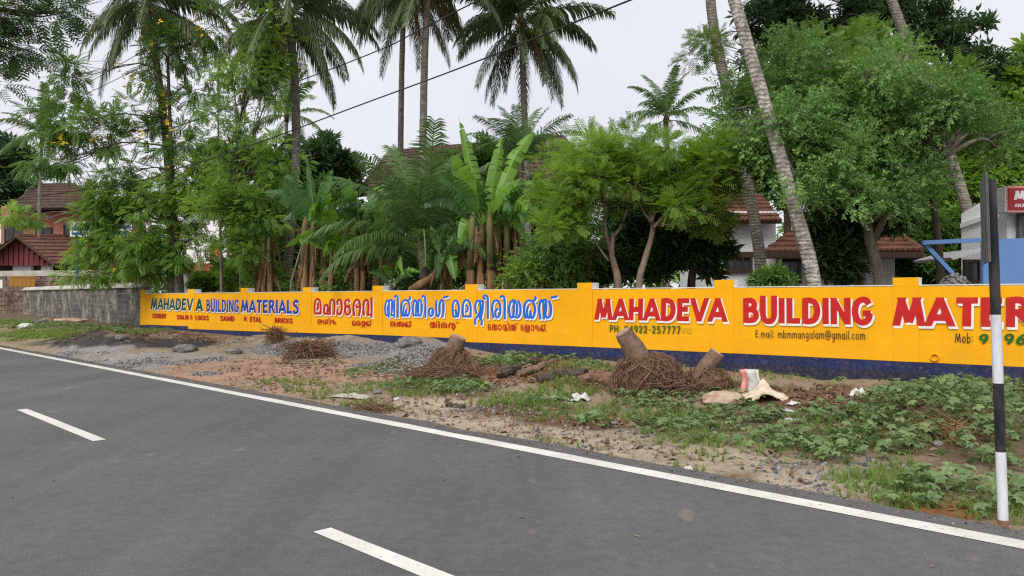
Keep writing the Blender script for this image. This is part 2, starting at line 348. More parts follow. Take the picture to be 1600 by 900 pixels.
def soil_color(V):
    px, py, yc = project(V); k = len(V)
    col = np.tile(np.array([.30, .24, .175]), (k, 1)); vis = yc > 1
    n = fbm(V[:, 0], V[:, 1], .9, 4, 11); n2 = fbm(V[:, 0], V[:, 1], 3.1, 3, 23)
    for (cx, cy, rx, ry, c) in PATCH:
        d = np.sqrt(((px - cx) / rx) ** 2 + ((py - cy) / ry) ** 2) + (n - .5) * 1.3 + (n2 - .5) * .5
        w = np.clip((1.1 - d) / .35, 0, 1) * vis
        col = col * (1 - w[:, None]) + np.array(c) * w[:, None]
    u = V[:, 0] * RN[0] + V[:, 1] * RN[1]; v = V[:, 0] * RD[0] + V[:, 1] * RD[1]; uw = 13.9 - .1244 * (v - 1.74)
    yard = np.clip((u - uw) / .2, 0, 1)[:, None]; col = col * (1 - yard) + np.array([.13, .10, .065]) * yard
    g = np.clip((n2 - .52) * 6, 0, 1)[:, None] * .35; col = col * (1 - g) + np.array([.17, .13, .085]) * g
    return col
MT['soil'] = ground_material()
def grid_mesh(us, vs):
    U, Vv = np.meshgrid(us, vs, indexing='ij'); X = U * RN[0] + Vv * RD[0]; Y = U * RN[1] + Vv * RD[1]
    Z = hgt(X.ravel(), Y.ravel()); V = np.c_[X.ravel(), Y.ravel(), Z]
    i = np.arange(len(us) - 1)[:, None] * len(vs) + np.arange(len(vs) - 1)[None]
    F = np.stack([i, i + len(vs), i + len(vs) + 1, i + 1], -1).reshape(-1, 4); return V, F
us = np.concatenate([[-300, -60, -20, -6, -2, -.9, -.78, EDGE - .3], np.arange(EDGE - .25, 15, .07), np.arange(15, 24, .6), [28, 40, 70, 150, 600]])
vs = np.concatenate([[-600, -150, -60, -25, -14], np.arange(-11, 24, .09), np.arange(24, 60, .22), [62, 66, 75, 100, 200, 700]])
gv, gf = grid_mesh(us, vs)
ground = link('ground', npmesh('ground', gv, gf, True, col=soil_color(gv)), None, MT['soil']); tag(ground, kind='structure')

def road_material():
    m, nt, b = nodes('asphalt', .78, .3)
    al = -_ra
    big = tex(nt, 'Noise', .5, 5, .6); lanes = tex(nt, 'Noise', 1., 4, .6, stretch=(1.1, .06, 1, -_ra))
    fine = tex(nt, 'Noise', 85, 4, .8); mid = tex(nt, 'Noise', 9, 6, .75)
    c = ramp(nt, big, [(.3, (.090, .090, .093)), (.7, (.122, .121, .124))])
    c = mixc(nt, .6, c, ramp(nt, lanes, [(.32, (.76, .75, .74)), (.5, (1, 1, 1)), (.7, (1.2, 1.2, 1.22))]), 'MULTIPLY')
    c = mixc(nt, .7, c, ramp(nt, mid, [(.3, (.72, .72, .72)), (.5, (1, 1, 1)), (.7, (1.25, 1.24, 1.22))]), 'MULTIPLY')
    c = mixc(nt, .85, c, ramp(nt, fine, [(.3, (.45, .45, .45)), (.5, (1, 1, 1)), (.72, (1.7, 1.68, 1.65))]), 'MULTIPLY')
    st = tex(nt, 'Noise', 1.9, 2, .5, stretch=(1.6, .8, 1, -_ra))
    c = mixc(nt, ramp(nt, st, [(.69, (0, 0, 0)), (.75, (.4, .4, .4))]), c, (.27, .225, .175))
    sp = N(nt, 'TexVoronoi'); sp.inputs['Scale'].default_value = 6.; nt.links.new(N(nt, 'NewGeometry').outputs['Position'], sp.inputs['Vector'])
    c = mixc(nt, ramp(nt, sp.outputs['Distance'], [(.035, (.6, .6, .6)), (.06, (0, 0, 0))]), c, (.2, .19, .17))
    nt.links.new(c, b.inputs['Base Color']); bump(nt, b, fine, .5, .006); return m
MT['asphalt'] = road_material()
def strip(u0, u1, v0, v1, z, wob=0., dv=.25):
    v_ = np.arange(v0, v1 + dv, dv); j = (fbm(v_, v_ * 0, 1.2, 4, 5) - .5) * wob
    A = np.array([R(u0, a, z) for a in v_]); B = np.array([R(u1 + w, a, z) for a, w in zip(v_, j)])
    V = np.vstack([A, B]); k = len(v_); i = np.arange(k - 1)
    return V, np.stack([i, i + k, i + k + 1, i + 1], -1)
V, F = strip(-.62, EDGE - .02, -60, 160, 0., .16, .12); k = len(V) // 2
V = np.vstack([V, V[k:] + np.array([RN[0] * .05, RN[1] * .05, -.09])]); i = np.arange(k - 1)
F = np.vstack([F, np.stack([k + i, 2 * k + i, 2 * k + i + 1, k + i + 1], -1)])
tag(link('road', npmesh('road', V, F), None, MT['asphalt']), kind='structure')
def worn_paint():
    m, nt, b = nodes('road_paint', .7, .3)
    f = tex(nt, 'Noise', 24, 5, .75); big = tex(nt, 'Noise', 2.2, 3, .6)
    c = ramp(nt, big, [(.3, (.56, .55, .50)), (.7, (.72, .71, .67))])
    c = mixc(nt, ramp(nt, f, [(.33, (.9, .9, .9)), (.43, (0, 0, 0))]), c, (.27, .26, .245))
    nt.links.new(c, b.inputs['Base Color']); bump(nt, b, f, .2, .004); return m
MT['paint'] = worn_paint()
V, F = strip(5.46, 5.655, -40, 120, .004, .03, .1)
tag(link('edge_line', npmesh('edge_line', V, F), None, MT['paint']), kind='structure')
p = P(505, 828, 1); t_ = HC / (HC - p[2]); g0 = R(0, 0); gq = np.array([p[0] * t_, t_])
v0 = gq @ RD
for kd in range(-4, 14):
    V, F = strip(2.60, 2.73, v0 - 3.0 + kd * 7.5, v0 + kd * 7.5, .004, .02, .3)
    tag(link('centre_dash', npmesh('centre_dash', V, F), None, MT['paint']), kind='structure')
V, F = strip(-.33, -.18, -40, 120, .004, .03, .3)
tag(link('near_edge_line', npmesh('near_edge_line', V, F), None, MT['paint']), kind='structure')

# ------------------------------------------------------------------ painted boundary wall
WTOP, LEDGE, FOOT = 1.73, .80, .31
PIL = [s_at(x) for x in (220, 295, 377, 474, 583, 728, 903, 1117, 1396)]
st_ = PIL[7] - PIL[8]; PIL += [PIL[8] - st_ * (i + 1) for i in range(3)]
PW = .38
wall = empty('boundary_wall', W(12, .0), 'long yellow painted boundary wall with navy base and hand-painted lettering', 'wall')
def wbox(mb, s0, s1, z0, z1, o0, o1, mi=0, z0b=None):        # z0b: bottom at s1
    z0b = z0 if z0b is None else z0b
    V = [W(s0, z0, o0), W(s1, z0b, o0), W(s1, z0b, o1), W(s0, z0, o1), W(s0, z1, o0), W(s1, z1, o0), W(s1, z1, o1), W(s0, z1, o1)]
    mb.add(V, [(3, 2, 1, 0), (4, 5, 6, 7), (0, 1, 5, 4), (1, 2, 6, 5), (2, 3, 7, 6), (3, 0, 4, 7)], mi)
ybot = [.60, .51, .52, .545, .57, .49, .50, .50, .49, .48, .48, .48]
for n, s in enumerate(PIL):
    mb = MB(); wbox(mb, s, s - PW, ybot[n] - .002 if n else .58, WTOP + .001, .018, -.2); mb.build('pillar', MT['yellow'], wall)
    mb = MB(); wbox(mb, s + .004, s - PW - .004, WTOP + .001, 1.885 + random.uniform(-.012, .012), .020, -.24)
    mb.m[4 if False else 3] = 1; mb.m[4] = 1; mb.m[5] = 1
    mb.m = [1] * 6; V = np.array(mb.v)
    for fi, f in enumerate(mb.f):                         # the road-side face is yellow, the rest white
        c = V[list(f)].mean(0); c2 = V.mean(0)
        if (c - c2)[:2] @ WN < -.05: mb.m[fi] = 0
    mb.build('pillar_cap', [MT['yellow'], MT['white']], wall)
for n in range(len(PIL) - 1):
    a, b = PIL[n] - PW, PIL[n + 1]
    mb = MB(); wbox(mb, a, b, LEDGE, WTOP + random.uniform(-.006, .006), 0, -.16); mb.build('panel', MT['yellow'], wall)
    mb = MB(); wbox(mb, PIL[n] - PW, b, ybot[n], LEDGE + .004, .0105, -.15, 0, ybot[n + 1] if n not in (0, 4) else ybot[n]); mb.build('lower_band', MT['yellow'], wall)
    mb = MB(); wbox(mb, PIL[n], b, FOOT - .1, ybot[n] + .03, .006, -.14); mb.build('plinth', MT['navy'], wall)
    mb = MB(); wbox(mb, PIL[n] + .03, b + .03, -.35, FOOT + random.uniform(-.01, .01), .085, -.14); mb.build('footing', MT['navy_base'], wall)
    mb = MB(); wbox(mb, a, b, WTOP + .008, WTOP + .022, -.004, -.15); mb.build('coping', MT['white'], wall)
mb = MB(); s_, z_ = sz_at(1461, 558); c = W(s_, z_, .0)
ring = []; 
for k_ in range(17):
    w = k_ / 16 * 2 * math.pi; ring.append((math.cos(w), math.sin(w)))
V = []; F = []
for (rr, oo) in ((.062, -.05), (.062, .055), (.05, .055), (.05, -.04)):
    V += [W(s_ + x * rr, z_ + y * rr, oo) for x, y in ring[:-1]]
for q in range(3):
    F += [(q * 16 + j, q * 16 + (j + 1) % 16, (q + 1) * 16 + (j + 1) % 16, (q + 1) * 16 + j) for j in range(16)]
F.append(tuple(range(48, 64)))
mb.add(V, F); mb.m[-1] = 1; mb.build('drain_pipe', [MT['yellow'], MT['pole_black']], wall)  # black disc inside the pipe: the shade of the bore put into colour

# ------------------------------------------------------------------ brush lettering: every letter is a set of brush strokes
GL = {}
def gl(k, w, *st): GL[k] = (w, st)
L = lambda *p: (0, p)
C = lambda *p: (1, p)
gl('M', .86, L((.09, 0), (.22, 1)), L((.22, 1), (.43, .12)), L((.43, .12), (.64, 1)), L((.64, 1), (.77, 0)))
gl('A', .74, L((.08, 0), (.35, 1)), L((.39, 1), (.66, 0)), L((.17, .3), (.57, .3)))
gl('H', .66, L((.11, 0), (.11, 1)), L((.55, 0), (.55, 1)), L((.11, .5), (.55, .5)))
gl('D', .68, L((.12, 0), (.12, 1)), C((.12, .9), (.3, .9), (.48, .8), (.56, .5), (.48, .2), (.3, .1), (.12, .1)))
gl('E', .58, L((.12, 0), (.12, 1)), L((.12, .9), (.54, .9)), L((.12, .52), (.48, .52)), L((.12, .1), (.54, .1)))
gl('V', .7, L((.08, 1), (.33, 0)), L((.37, 0), (.62, 1)))
gl('B', .64, L((.12, 0), (.12, 1)), C((.12, .9), (.34, .9), (.46, .76), (.4, .58), (.12, .54)), C((.12, .53), (.4, .52), (.53, .34), (.44, .14), (.12, .1)))
gl('U', .66, C((.11, 1.1), (.11, .6), (.12, .28), (.22, .1), (.33, .08), (.44, .1), (.54, .28), (.55, .6), (.55, 1.1)))
gl('I', .26, L((.13, 0), (.13, 1)))
gl('L', .54, L((.12, 0), (.12, 1)), L((.12, .1), (.52, .1)))
gl('N', .7, L((.11, 0), (.11, 1)), L((.14, 1), (.56, 0)), L((.59, 0), (.59, 1)))
gl('G', .7, C((.58, .76), (.48, .9), (.33, .92), (.17, .8), (.1, .5), (.17, .2), (.33, .08), (.5, .14), (.58, .3), (.58, .42)), L((.36, .42), (.64, .42)))
gl('T', .6, L((.02, .9), (.58, .9)), L((.3, 0), (.3, 1)))
gl('R', .66, L((.12, 0), (.12, 1)), C((.12, .9), (.36, .9), (.5, .73), (.4, .52), (.12, .48)), L((.32, .48), (.56, 0)))
gl('S', .6, C((.5, .76), (.42, .9), (.28, .92), (.14, .82), (.12, .68), (.24, .56), (.4, .46), (.49, .32), (.44, .14), (.3, .08), (.16, .1), (.08, .25)))
gl('C', .62, C((.54, .75), (.44, .9), (.3, .92), (.15, .78), (.1, .5), (.15, .22), (.3, .08), (.44, .1), (.55, .26)))
gl('O', .68, C((.34, .92), (.17, .8), (.1, .5), (.17, .2), (.34, .08), (.51, .2), (.58, .5), (.51, .8), (.34, .92)))
gl('K', .64, L((.12, 0), (.12, 1)), L((.52, 1), (.16, .48)), L((.26, .6), (.56, 0)))
gl('P', .6, L((.12, 0), (.12, 1)), C((.12, .92), (.36, .92), (.5, .72), (.38, .48), (.12, .45)))
gl('F', .54, L((.12, 0), (.12, 1)), L((.12, .92), (.5, .92)), L((.12, .52), (.44, .52)))
gl('J', .5, C((.38, 1.1), (.38, .3), (.28, .08), (.1, .16)))
gl('0', .62, *GL['O'][1]); gl(' ', .34); gl('-', .4, L((.08, .45), (.32, .45)))
gl('4', .64, L((.46, 0), (.46, 1)), L((.44, 1), (.08, .32)), L((.06, .3), (.6, .3)))
gl('9', .6, C((.5, .66), (.4, .46), (.22, .46), (.11, .68), (.2, .9), (.38, .92), (.51, .72), (.46, .36), (.3, .04)))
gl('6', .6, C((.44, .94), (.2, .66), (.1, .34), (.2, .1), (.38, .08), (.5, .28), (.4, .5), (.22, .5), (.12, .36)))
gl('2', .6, C((.1, .72), (.18, .9), (.36, .92), (.48, .75), (.4, .52), (.1, .08)), L((.08, .08), (.54, .08)))
gl('5', .6, L((.16, .92), (.5, .92)), L((.16, .96), (.13, .52)), C((.12, .52), (.34, .58), (.5, .36), (.4, .12), (.2, .06), (.08, .18)))
gl('7', .58, L((.06, .92), (.54, .92)), L((.52, .94), (.24, 0)))
gl(':', .24, L((.06, .62), (.18, .62)), L((.06, .2), (.18, .2))); gl('.', .22, L((.05, .06), (.17, .06)))
gl('(', .3, C((.24, 1), (.1, .7), (.1, .3), (.24, 0))); gl(')', .3, C((.06, 1), (.2, .7), (.2, .3), (.06, 0)))
gl('m', .82, L((.1, 0), (.1, .66)), C((.1, .48), (.24, .62), (.38, .55), (.41, .3), (.41, -.04)), C((.41, .45), (.55, .62), (.69, .55), (.72, .3), (.72, -.04)))
gl('n', .54, L((.1, 0), (.1, .66)), C((.1, .46), (.26, .62), (.41, .52), (.44, .3), (.44, -.04)))
gl('a', .54, C((.42, .5), (.26, .62), (.11, .5), (.1, .2), (.22, .04), (.36, .12), (.43, .3)), L((.44, 0), (.44, .66)))
gl('i', .22, L((.11, 0), (.11, .62)), L((.11, .8), (.11, .93))); gl('l', .22, L((.11, 0), (.11, 1)))
gl('b', .54, L((.1, 0), (.1, 1)), C((.1, .5), (.28, .6), (.43, .46), (.43, .16), (.28, .03), (.1, .14)))
gl('g', .54, C((.42, .5), (.26, .62), (.11, .5), (.1, .24), (.22, .08), (.36, .14), (.43, .3)), C((.44, .66), (.44, 0), (.36, -.26), (.12, -.26)))
gl('o', .54, C((.27, .62), (.12, .5), (.1, .2), (.27, .04), (.43, .2), (.42, .5), (.27, .62))); gl('c', .48, C((.42, .48), (.28, .62), (.12, .5), (.1, .2), (.26, .04), (.42, .14)))
gl('@', .95, C((.62, .62), (.46, .68), (.32, .5), (.36, .26), (.52, .26), (.64, .45), (.66, .62), (.64, .32), (.76, .26), (.86, .5), (.78, .82), (.5, .98), (.2, .84), (.08, .45), (.2, .06), (.5, -.08), (.78, .04)))
# Malayalam letter shapes
gl('ma', .62, C((.1, .02), (.09, .6), (.17, .88), (.3, .95), (.44, .86), (.51, .6), (.51, .04)), L((.08, .08), (.52, .08)), C((.24, .70), (.34, .6), (.34, .42), (.24, .28)))
gl('ha', .84, C((.1, .04), (.08, .4), (.18, .62), (.3, .55), (.33, .3), (.3, .08)), L((.1, .08), (.52, .08)), C((.47, .04), (.46, .6), (.52, .86), (.62, .94), (.73, .84), (.77, .6), (.73, .02)))
gl('aa', .44, C((.06, .6), (.08, .84), (.2, .94), (.32, .82), (.35, .5), (.3, .16), (.18, .06), (.07, .18), (.07, .4)))
gl('ee', .48, C((.36, .78), (.26, .94), (.1, .86), (.1, .62), (.26, .54), (.38, .6)), C((.12, .58), (.07, .3), (.13, .1), (.26, .06), (.39, .2), (.37, .42), (.22, .5)))
gl('da', .56, C((.14, -.02), (.07, .4), (.11, .74), (.26, .94), (.42, .86), (.49, .55), (.46, .25), (.4, -.02)), C((.22, .66), (.3, .52), (.46, .5)))
gl('va', .66, C((.12, .02), (.07, .5), (.14, .84), (.26, .94), (.36, .82), (.39, .5), (.34, .08)), L((.3, .08), (.6, .08)), L((.57, 0), (.57, 1)))
gl('ba', .72, C((.3, .9), (.16, .88), (.06, .6), (.06, .3), (.13, .07), (.25, .12), (.26, .35), (.18, .5)), L((.3, 0), (.3, .95)), C((.3, .84), (.42, .94), (.51, .84), (.51, .4), (.44, .1)), L((.4, .08), (.66, .08)), L((.64, 0), (.64, .92)))
gl('i_', .2, C((.1, -.05), (.1, .9), (.05, 1.12), (-.06, 1.16), (-.11, 1.04)))
gl('ii_', .24, C((.13, -.05), (.13, .95), (.07, 1.16), (-.06, 1.18), (-.09, 1.06), (.02, 1.0)))
gl('lch', .66, C((.13, .0), (.06, .4), (.12, .78), (.3, .93), (.5, .82), (.58, .45), (.5, .1), (.4, .08), (.36, .4)), C((.36, .4), (.32, .08), (.22, .1), (.2, .42), (.26, .66)), C((.46, .86), (.6, 1.0), (.58, 1.14)))
gl('dda', .66, C((.12, .02), (.06, .4), (.11, .8), (.2, .92), (.29, .74), (.27, .3), (.22, .08)), L((.18, .08), (.5, .08)), L((.39, .94), (.39, .06)), C((.39, .9), (.5, .92), (.6, .6), (.57, .2), (.48, .02)))
gl('am', .36, C((.18, .5), (.07, .38), (.07, .16), (.18, .06), (.29, .16), (.29, .38), (.18, .5)))
gl('ga', .56, C((.08, .92), (.06, .5), (.1, .14), (.19, .06), (.27, .3), (.27, .68), (.35, .92), (.46, .84), (.5, .5), (.43, -.02)))
gl('vir', .16, L((-.08, 1.08), (.1, 1.12))); gl('ku', .2, C((0, 1.12), (.06, 1.0), (.15, 1.02), (.17, 1.14)))
gl('e_', .48, C((.33, .0), (.41, .4), (.37, .78), (.22, .93), (.09, .76), (.07, .35), (.12, .08), (.24, .08), (.27, .3), (.17, .45)))
gl('tta', .56, C((.16, .2), (.08, .6), (.2, .92), (.34, .78), (.36, .4), (.2, .08), (.08, -.1), (.1, -.36)), C((.36, .5), (.32, .04), (.42, -.12), (.42, -.38)), C((.3, .88), (.48, .86), (.46, .4), (.36, -.1)))
gl('ra', .54, C((.13, .0), (.06, .5), (.14, .86), (.3, .93), (.44, .76), (.47, .34), (.37, .07), (.25, .1), (.23, .36), (.36, .52)))
gl('ya', .68, C((.13, .84), (.06, .5), (.11, .14), (.21, .06), (.29, .3), (.3, .92)), C((.29, .1), (.5, .07), (.61, .3), (.6, .68), (.5, .94)), C((.13, .84), (.3, .94), (.45, .7), (.43, .14)))
gl('sa', .68, C((.12, -.02), (.06, .5), (.12, .86), (.22, .92), (.29, .5), (.27, -.02)), C((.22, .92), (.36, .94), (.38, .6), (.35, .2), (.45, .07), (.57, .2), (.6, .6), (.5, .93)))
gl('ii', .66, C((.4, .55), (.16, .52), (.1, .75), (.25, .92), (.4, .84)), L((.4, .92), (.4, .36)), C((.12, .36), (.5, .36), (.58, .62), (.5, .92)), C((.12, .36), (.1, .1), (.3, .06), (.58, .08)))
gl('shta', .86, C((.08, .9), (.07, .3), (.2, .08), (.38, .08), (.42, .5), (.42, .95)), L((.08, .5), (.42, .5)), C((.8, .92), (.54, .9), (.74, .56), (.56, .24), (.82, .08)))
gl('ka', .64, C((.32, .9), (.1, .82), (.08, .5), (.3, .48), (.54, .5), (.58, .24), (.44, .07), (.3, .2), (.32, .9)))
gl('na', .72, C((.1, .02), (.06, .5), (.16, .9), (.26, .6), (.26, .02)), C((.26, .6), (.36, .92), (.46, .6), (.46, .08)), L((.44, .08), (.66, .08)), C((.64, .05), (.66, .6), (.58, .93)))
gl('nta', .66, C((.1, .0), (.06, .5), (.2, .92), (.34, .6), (.35, .0)), C((.35, .5), (.46, .92), (.58, .5), (.52, .0), (.38, -.18), (.5, -.34)))
gl('la', .6, C((.1, .5), (.16, .9), (.34, .84), (.3, .4), (.12, .2), (.28, .05), (.4, .3), (.42, .9)), C((.42, .4), (.54, .3), (.5, .05), (.36, -.1)))
gl('bla', .8, *(GL['ba'][1] + (C((.1, -.14), (.5, -.14), (.66, -.28)),)))
def ribbon(pts, hw, close_y):
    pts = [np.array(p, float) for p in pts]
    a, b = pts[0] - pts[1], pts[-1] - pts[-2]
    if close_y:
        for e, d in ((0, a), (-1, b)):
            d = d / (np.linalg.norm(d) + 1e-9)
            if pts[e][1] < .02 or pts[e][1] > .98: pts[e] = pts[e] + d * hw * 1.2
    out = []
    for i, p in enumerate(pts):
        t = pts[min(i + 1, len(pts) - 1)] - pts[max(i - 1, 0)]; t /= np.linalg.norm(t) + 1e-9
        nrm = np.array([-t[1], t[0]]); out.append((p + nrm * hw, p - nrm * hw))
    return out
def lettering(name, keys, box, mat, hw=.1, shadow=None, shear=0., label=None, base_out=.0215, gap=.02):
    (xl, tl, bl, xr, tr, br) = box
    s0, zt0 = sz_at(xl, tl); _, zb0 = sz_at(xl, bl); s1, zt1 = sz_at(xr, tr); _, zb1 = sz_at(xr, br)
    tot = sum(GL[k][0] + gap for k in keys) - gap
    def put(mb, hwid, dx, dy, o0, ext):
        x = 0.; lay = 0
        for k in keys:
            w, stk = GL[k]
            for (sm, pts) in stk:
                q = spline(pts, 6 * (len(pts) - 1) + 1) if sm else list(pts)
                rb = ribbon(q, hwid, not sm); V = []; F = []
                for j, (a, b) in enumerate(rb):
                    for e in (a, b):
                        ey = e[1]
                        if not sm and k in 'MAHDEVBUILNGTRSCOKPFJ0492657': ey = min(max(ey, -ext), 1 + ext)
                        xx = (x + e[0] + shear * (ey - .5) + dx) / tot; yy = ey + dy
                        s = s0 + (s1 - s0) * xx; zt = zt0 + (zt1 - zt0) * xx; zb = zb0 + (zb1 - zb0) * xx
                        V.append(W(s, zb + (zt - zb) * yy, o0 + lay * .00004 + j * .00002))
                F = [(2 * j, 2 * j + 1, 2 * j + 3, 2 * j + 2) for j in range(len(rb) - 1)]
                mb.add(V, F); lay += 1
            x += w + gap
    par = wall
    mb = MB(); put(mb, hw, 0, 0, base_out + .003, 0.); o = mb.build(name, mat, wall)
    if label: o['label'] = label
    if shadow:
        mb = MB(); put(mb, hw * 1.12, .05, -.07, base_out + .0004, .02); put(mb, hw * 1.05, .025, -.035, base_out + .0016, .01)
        mb.build('lettering_outline', MT[shadow], o)
    return o
T = lambda s: list(s)
def word(t, box, mat, hw, shadow=None, shear=0., gap=.05):
    return lettering('lettering', T(t) if isinstance(t, str) else t, box, MT[mat], hw, shadow, shear, gap=gap)
word('MAHADEV', (236.8, 465.8, 483.5, 302.5, 466.4, 485.6), 'green_p', .1, 'shadow_p', .06)
word('A', (307.3, 466.6, 486, 317.8, 466.8, 486.3), 'green_p', .12, 'shadow_p', .04)
word('BUILDING', (323.3, 468, 487, 374.9, 468.2, 488.2), 'dblue_p', .09, 'shadow_p')
word('MATERIALS', (377.4, 468.4, 488.3, 468.3, 468.6, 490.6), 'dblue_p', .1, 'shadow_p')
for t, b in (('CEMENT', (239, 489.5, 496.7, 260.5, 490, 497.4)), ('SOLID', (277, 491.6, 498.6, 296.5, 492.2, 499.2)), ('B', (298.5, 492.3, 499.2, 302, 492.4, 499.3)), ('LOCKS', (306, 492.4, 499.5, 327, 493, 500.4)),
             ('SAND', (345, 493.2, 501, 367, 493.8, 501.8)), ('M', (381.7, 494, 502, 386.5, 494, 502.2)), ('ETAL', (391, 494.4, 502.5, 409.6, 495, 503.2)), ('BRICKS', (430, 496.2, 504, 458, 497.2, 505.2))):
    word(t, b, 'dred_p', .1)
word(['ma', 'ha', 'aa', 'ee', 'da', 'va'], (490.7, 466.2, 491.8, 584, 467, 494), 'dred_p', .068, 'shadow_p')
word(['ii', 'shta', 'i_', 'ka'], (496.3, 498, 506.5, 526, 499, 507.3), 'dred_p', .055)
word(['e_', 'ma', 'tta', 'lch'], (550.7, 500.3, 508.6, 581, 501.2, 509.6), 'dred_p', .055)
word(['ba', 'i_', 'lch', 'dda', 'i_', 'am', 'ga', 'vir'], (601.5, 466.8, 494.6, 702, 466.8, 495.6), 'blue_p', .058, 'shadow_p')
word(['e_', 'ma', 'tta', 'ii_', 'ra', 'i_', 'ya', 'lch', 'sa', 'vir'], (706.5, 467.4, 496.4, 872, 467.2, 498.8), 'blue_p', .058, 'shadow_p')
word(['ma', 'na', 'lch'], (610, 501.6, 510.2, 643.5, 502.4, 511), 'dred_p', .055)
word(['sa', 'i_', 'ma', 'nta', 'ku'], (672.5, 503, 511.8, 717.5, 504, 513), 'dred_p', .055)
word(['ee', 'sa', 'aa', 'la', 'i_', 'dda', 'vir'], (762.5, 506, 515.6, 810.3, 506.6, 516.6), 'dred_p', .055)
word(['ee', 'bla', 'aa', 'ka', 'lch', '.'], (814, 506.6, 516.6, 856.5, 507.2, 517.6), 'dred_p', .055)
word('MAHADEVA', (931, 466.8, 499.6, 1136, 465.6, 503), 'red_p', .115, 'shadow_p', .03)
word('PH: 04922-257777', (953, 507.6, 518.6, 1064, 509.4, 522), 'lgreen_p', .085, None, .0, .1)
word('(OFFICE)', (1066, 512.4, 521.6, 1082, 512.8, 522.4), 'lgreen_p', .03, None, 0, .1)
word('BUILDING', (1161.7, 466, 504.4, 1364, 465, 507.6), 'red_p', .115, 'shadow_p', .0)
word('MATER', (1397, 464.8, 508.8, 1614, 464.4, 511.6), 'red_p', .115, 'shadow_p', .02)
word('IALS', (1624, 464.4, 511.8, 1790, 464.2, 515), 'red_p', .115, 'shadow_p', .0)
word('E.mail: mbmmangalam@gmail.com', (1180.5, 515.4, 527.2, 1352.5, 516.8, 530.4), 'pole_black', .05, None, 0, .07)
word('Mob:', (1492, 520, 535, 1521, 520.6, 535.8), 'pole_black', .055, None, 0, .08)
word('9496', (1529, 522, 537, 1604, 521, 538.5), 'lgreen_p', .09, None, .12, .14)

# ------------------------------------------------------------------ old concrete block wall at the far left
ow = empty('block_wall', (-16, 32, .5), 'weathered grey concrete block wall with pale sloping coping, left of the yellow wall', 'wall')
A0 = np.array([-13.95, 29.15]); OD = np.array([-.649, .76]); OD /= np.linalg.norm(OD); ON = np.array([-OD[1], OD[0]]) * -1
if ON @ A0 < 0: ON = -ON
OL = 27.5
def OW(a, z, o=0.): p = A0 + OD * a - ON * o; return np.array([p[0], p[1], z])
def obox(mb, a0, a1, z0, z1, o0, o1, mi=0, zz=.005):
    V = [OW(a0, z0 + zz * a0, o0), OW(a1, z0 + zz * a1, o0), OW(a1, z0 + zz * a1, o1), OW(a0, z0 + zz * a0, o1), OW(a0, z1 + zz * a0, o0), OW(a1, z1 + zz * a1, o0), OW(a1, z1 + zz * a1, o1), OW(a0, z1 + zz * a0, o1)]
    mb.add(V, [(3, 2, 1, 0), (4, 5, 6, 7), (0, 1, 5, 4), (1, 2, 6, 5), (2, 3, 7, 6), (3, 0, 4, 7)], mi)
mb = MB(); obox(mb, 0.01, OL - .01, -.1, 1.98, -.008, -.22); mb.build('core', MT['mortar'], ow)
bl_, bh_ = .78, .232
for r_ in range(9):
    a = -(r_ % 2) * bl_ / 2
    while a < OL:
        a0, a1 = max(a, 0) + .022, min(a + bl_, OL) - .022
        if a1 - a0 > .15:
            mb = MB(); obox(mb, a0, a1, -.1 + r_ * bh_ + .017, -.1 + (r_ + 1) * bh_ - .017, random.uniform(-.004, .004), -.03); mb.build('block', MT['oldwall'], ow)
        a += bl_
for k_ in range(9):
    a0, a1 = k_ * OL / 9, (k_ + 1) * OL / 9 - .012; mb = MB(); V = []
    for a in (a0, a1):
        for (o_, z_) in ((.10, 1.985), (.10, 2.035), (-.10, 2.20), (-.20, 2.20), (-.30, 2.035), (-.30, 1.985)): V.append(OW(a - .08, z_ + .005 * a, o_))
    mb.add(V, [(0, 1, 2, 3, 4, 5), (11, 10, 9, 8, 7, 6)] + [(i + 6, (i + 1) % 6 + 6, (i + 1) % 6, i) for i in range(6)]); mb.build('coping_slab', MT['coping'], ow)

# laterite wall farther away, seen over the left end
lw = empty('laterite_wall', (-38, 57, .5), 'rough dark laterite stone wall behind the left end of the block wall', 'wall')
mb = MB(); a_, b_ = P(-90, 455, 57), P(175, 455, 54)
def lwp(t, z, o=0.): p = a_ + (b_ - a_) * t; return np.array([p[0], p[1] - o, z])
mb.add([lwp(0, -.2), lwp(1, -.2), lwp(1, 3.3), lwp(0, 3.3), lwp(0, -.2, -.4), lwp(1, -.2, -.4), lwp(1, 3.3, -.4), lwp(0, 3.3, -.4)], [(0, 1, 2, 3), (7, 6, 5, 4), (3, 2, 6, 7), (0, 3, 7, 4), (1, 5, 6, 2)])
mb.build('core', MT['mortar'], lw)
for r_ in range(9):
    t = -.02 * (r_ % 2); 
    while t < .98:
        w_ = random.uniform(.035, .06); t0, t1 = max(t, 0) + .0015, min(t + w_, 1) - .0015
        z0, z1 = .05 + r_ * .35, .05 + (r_ + 1) * .35 - .035; o_ = random.uniform(.03, .09)
        mb = MB(); j = lambda: random.uniform(-.02, .02)
        mb.add([lwp(t0, z0, -.02), lwp(t1, z0, -.02), lwp(t1, z1, -.02), lwp(t0, z1, -.02), lwp(t0, z0 + j(), o_ + j()), lwp(t1, z0 + j(), o_ + j()), lwp(t1, z1 + j(), o_ + j()), lwp(t0, z1 + j(), o_ + j())],
               [(4, 5, 6, 7), (0, 1, 5, 4), (1, 2, 6, 5), (2, 3, 7, 6), (3, 0, 4, 7)]); mb.build('stone', MT['laterite'], lw); t += w_
mb = MB(); mb.prism([lwp(-.01, 3.22, .1), lwp(1.01, 3.22, .1), lwp(1.01, 3.62, .1), lwp(-.01, 3.62, .1)], (0, .6, 0)); mb.build('coping', MT['coping'], lw)
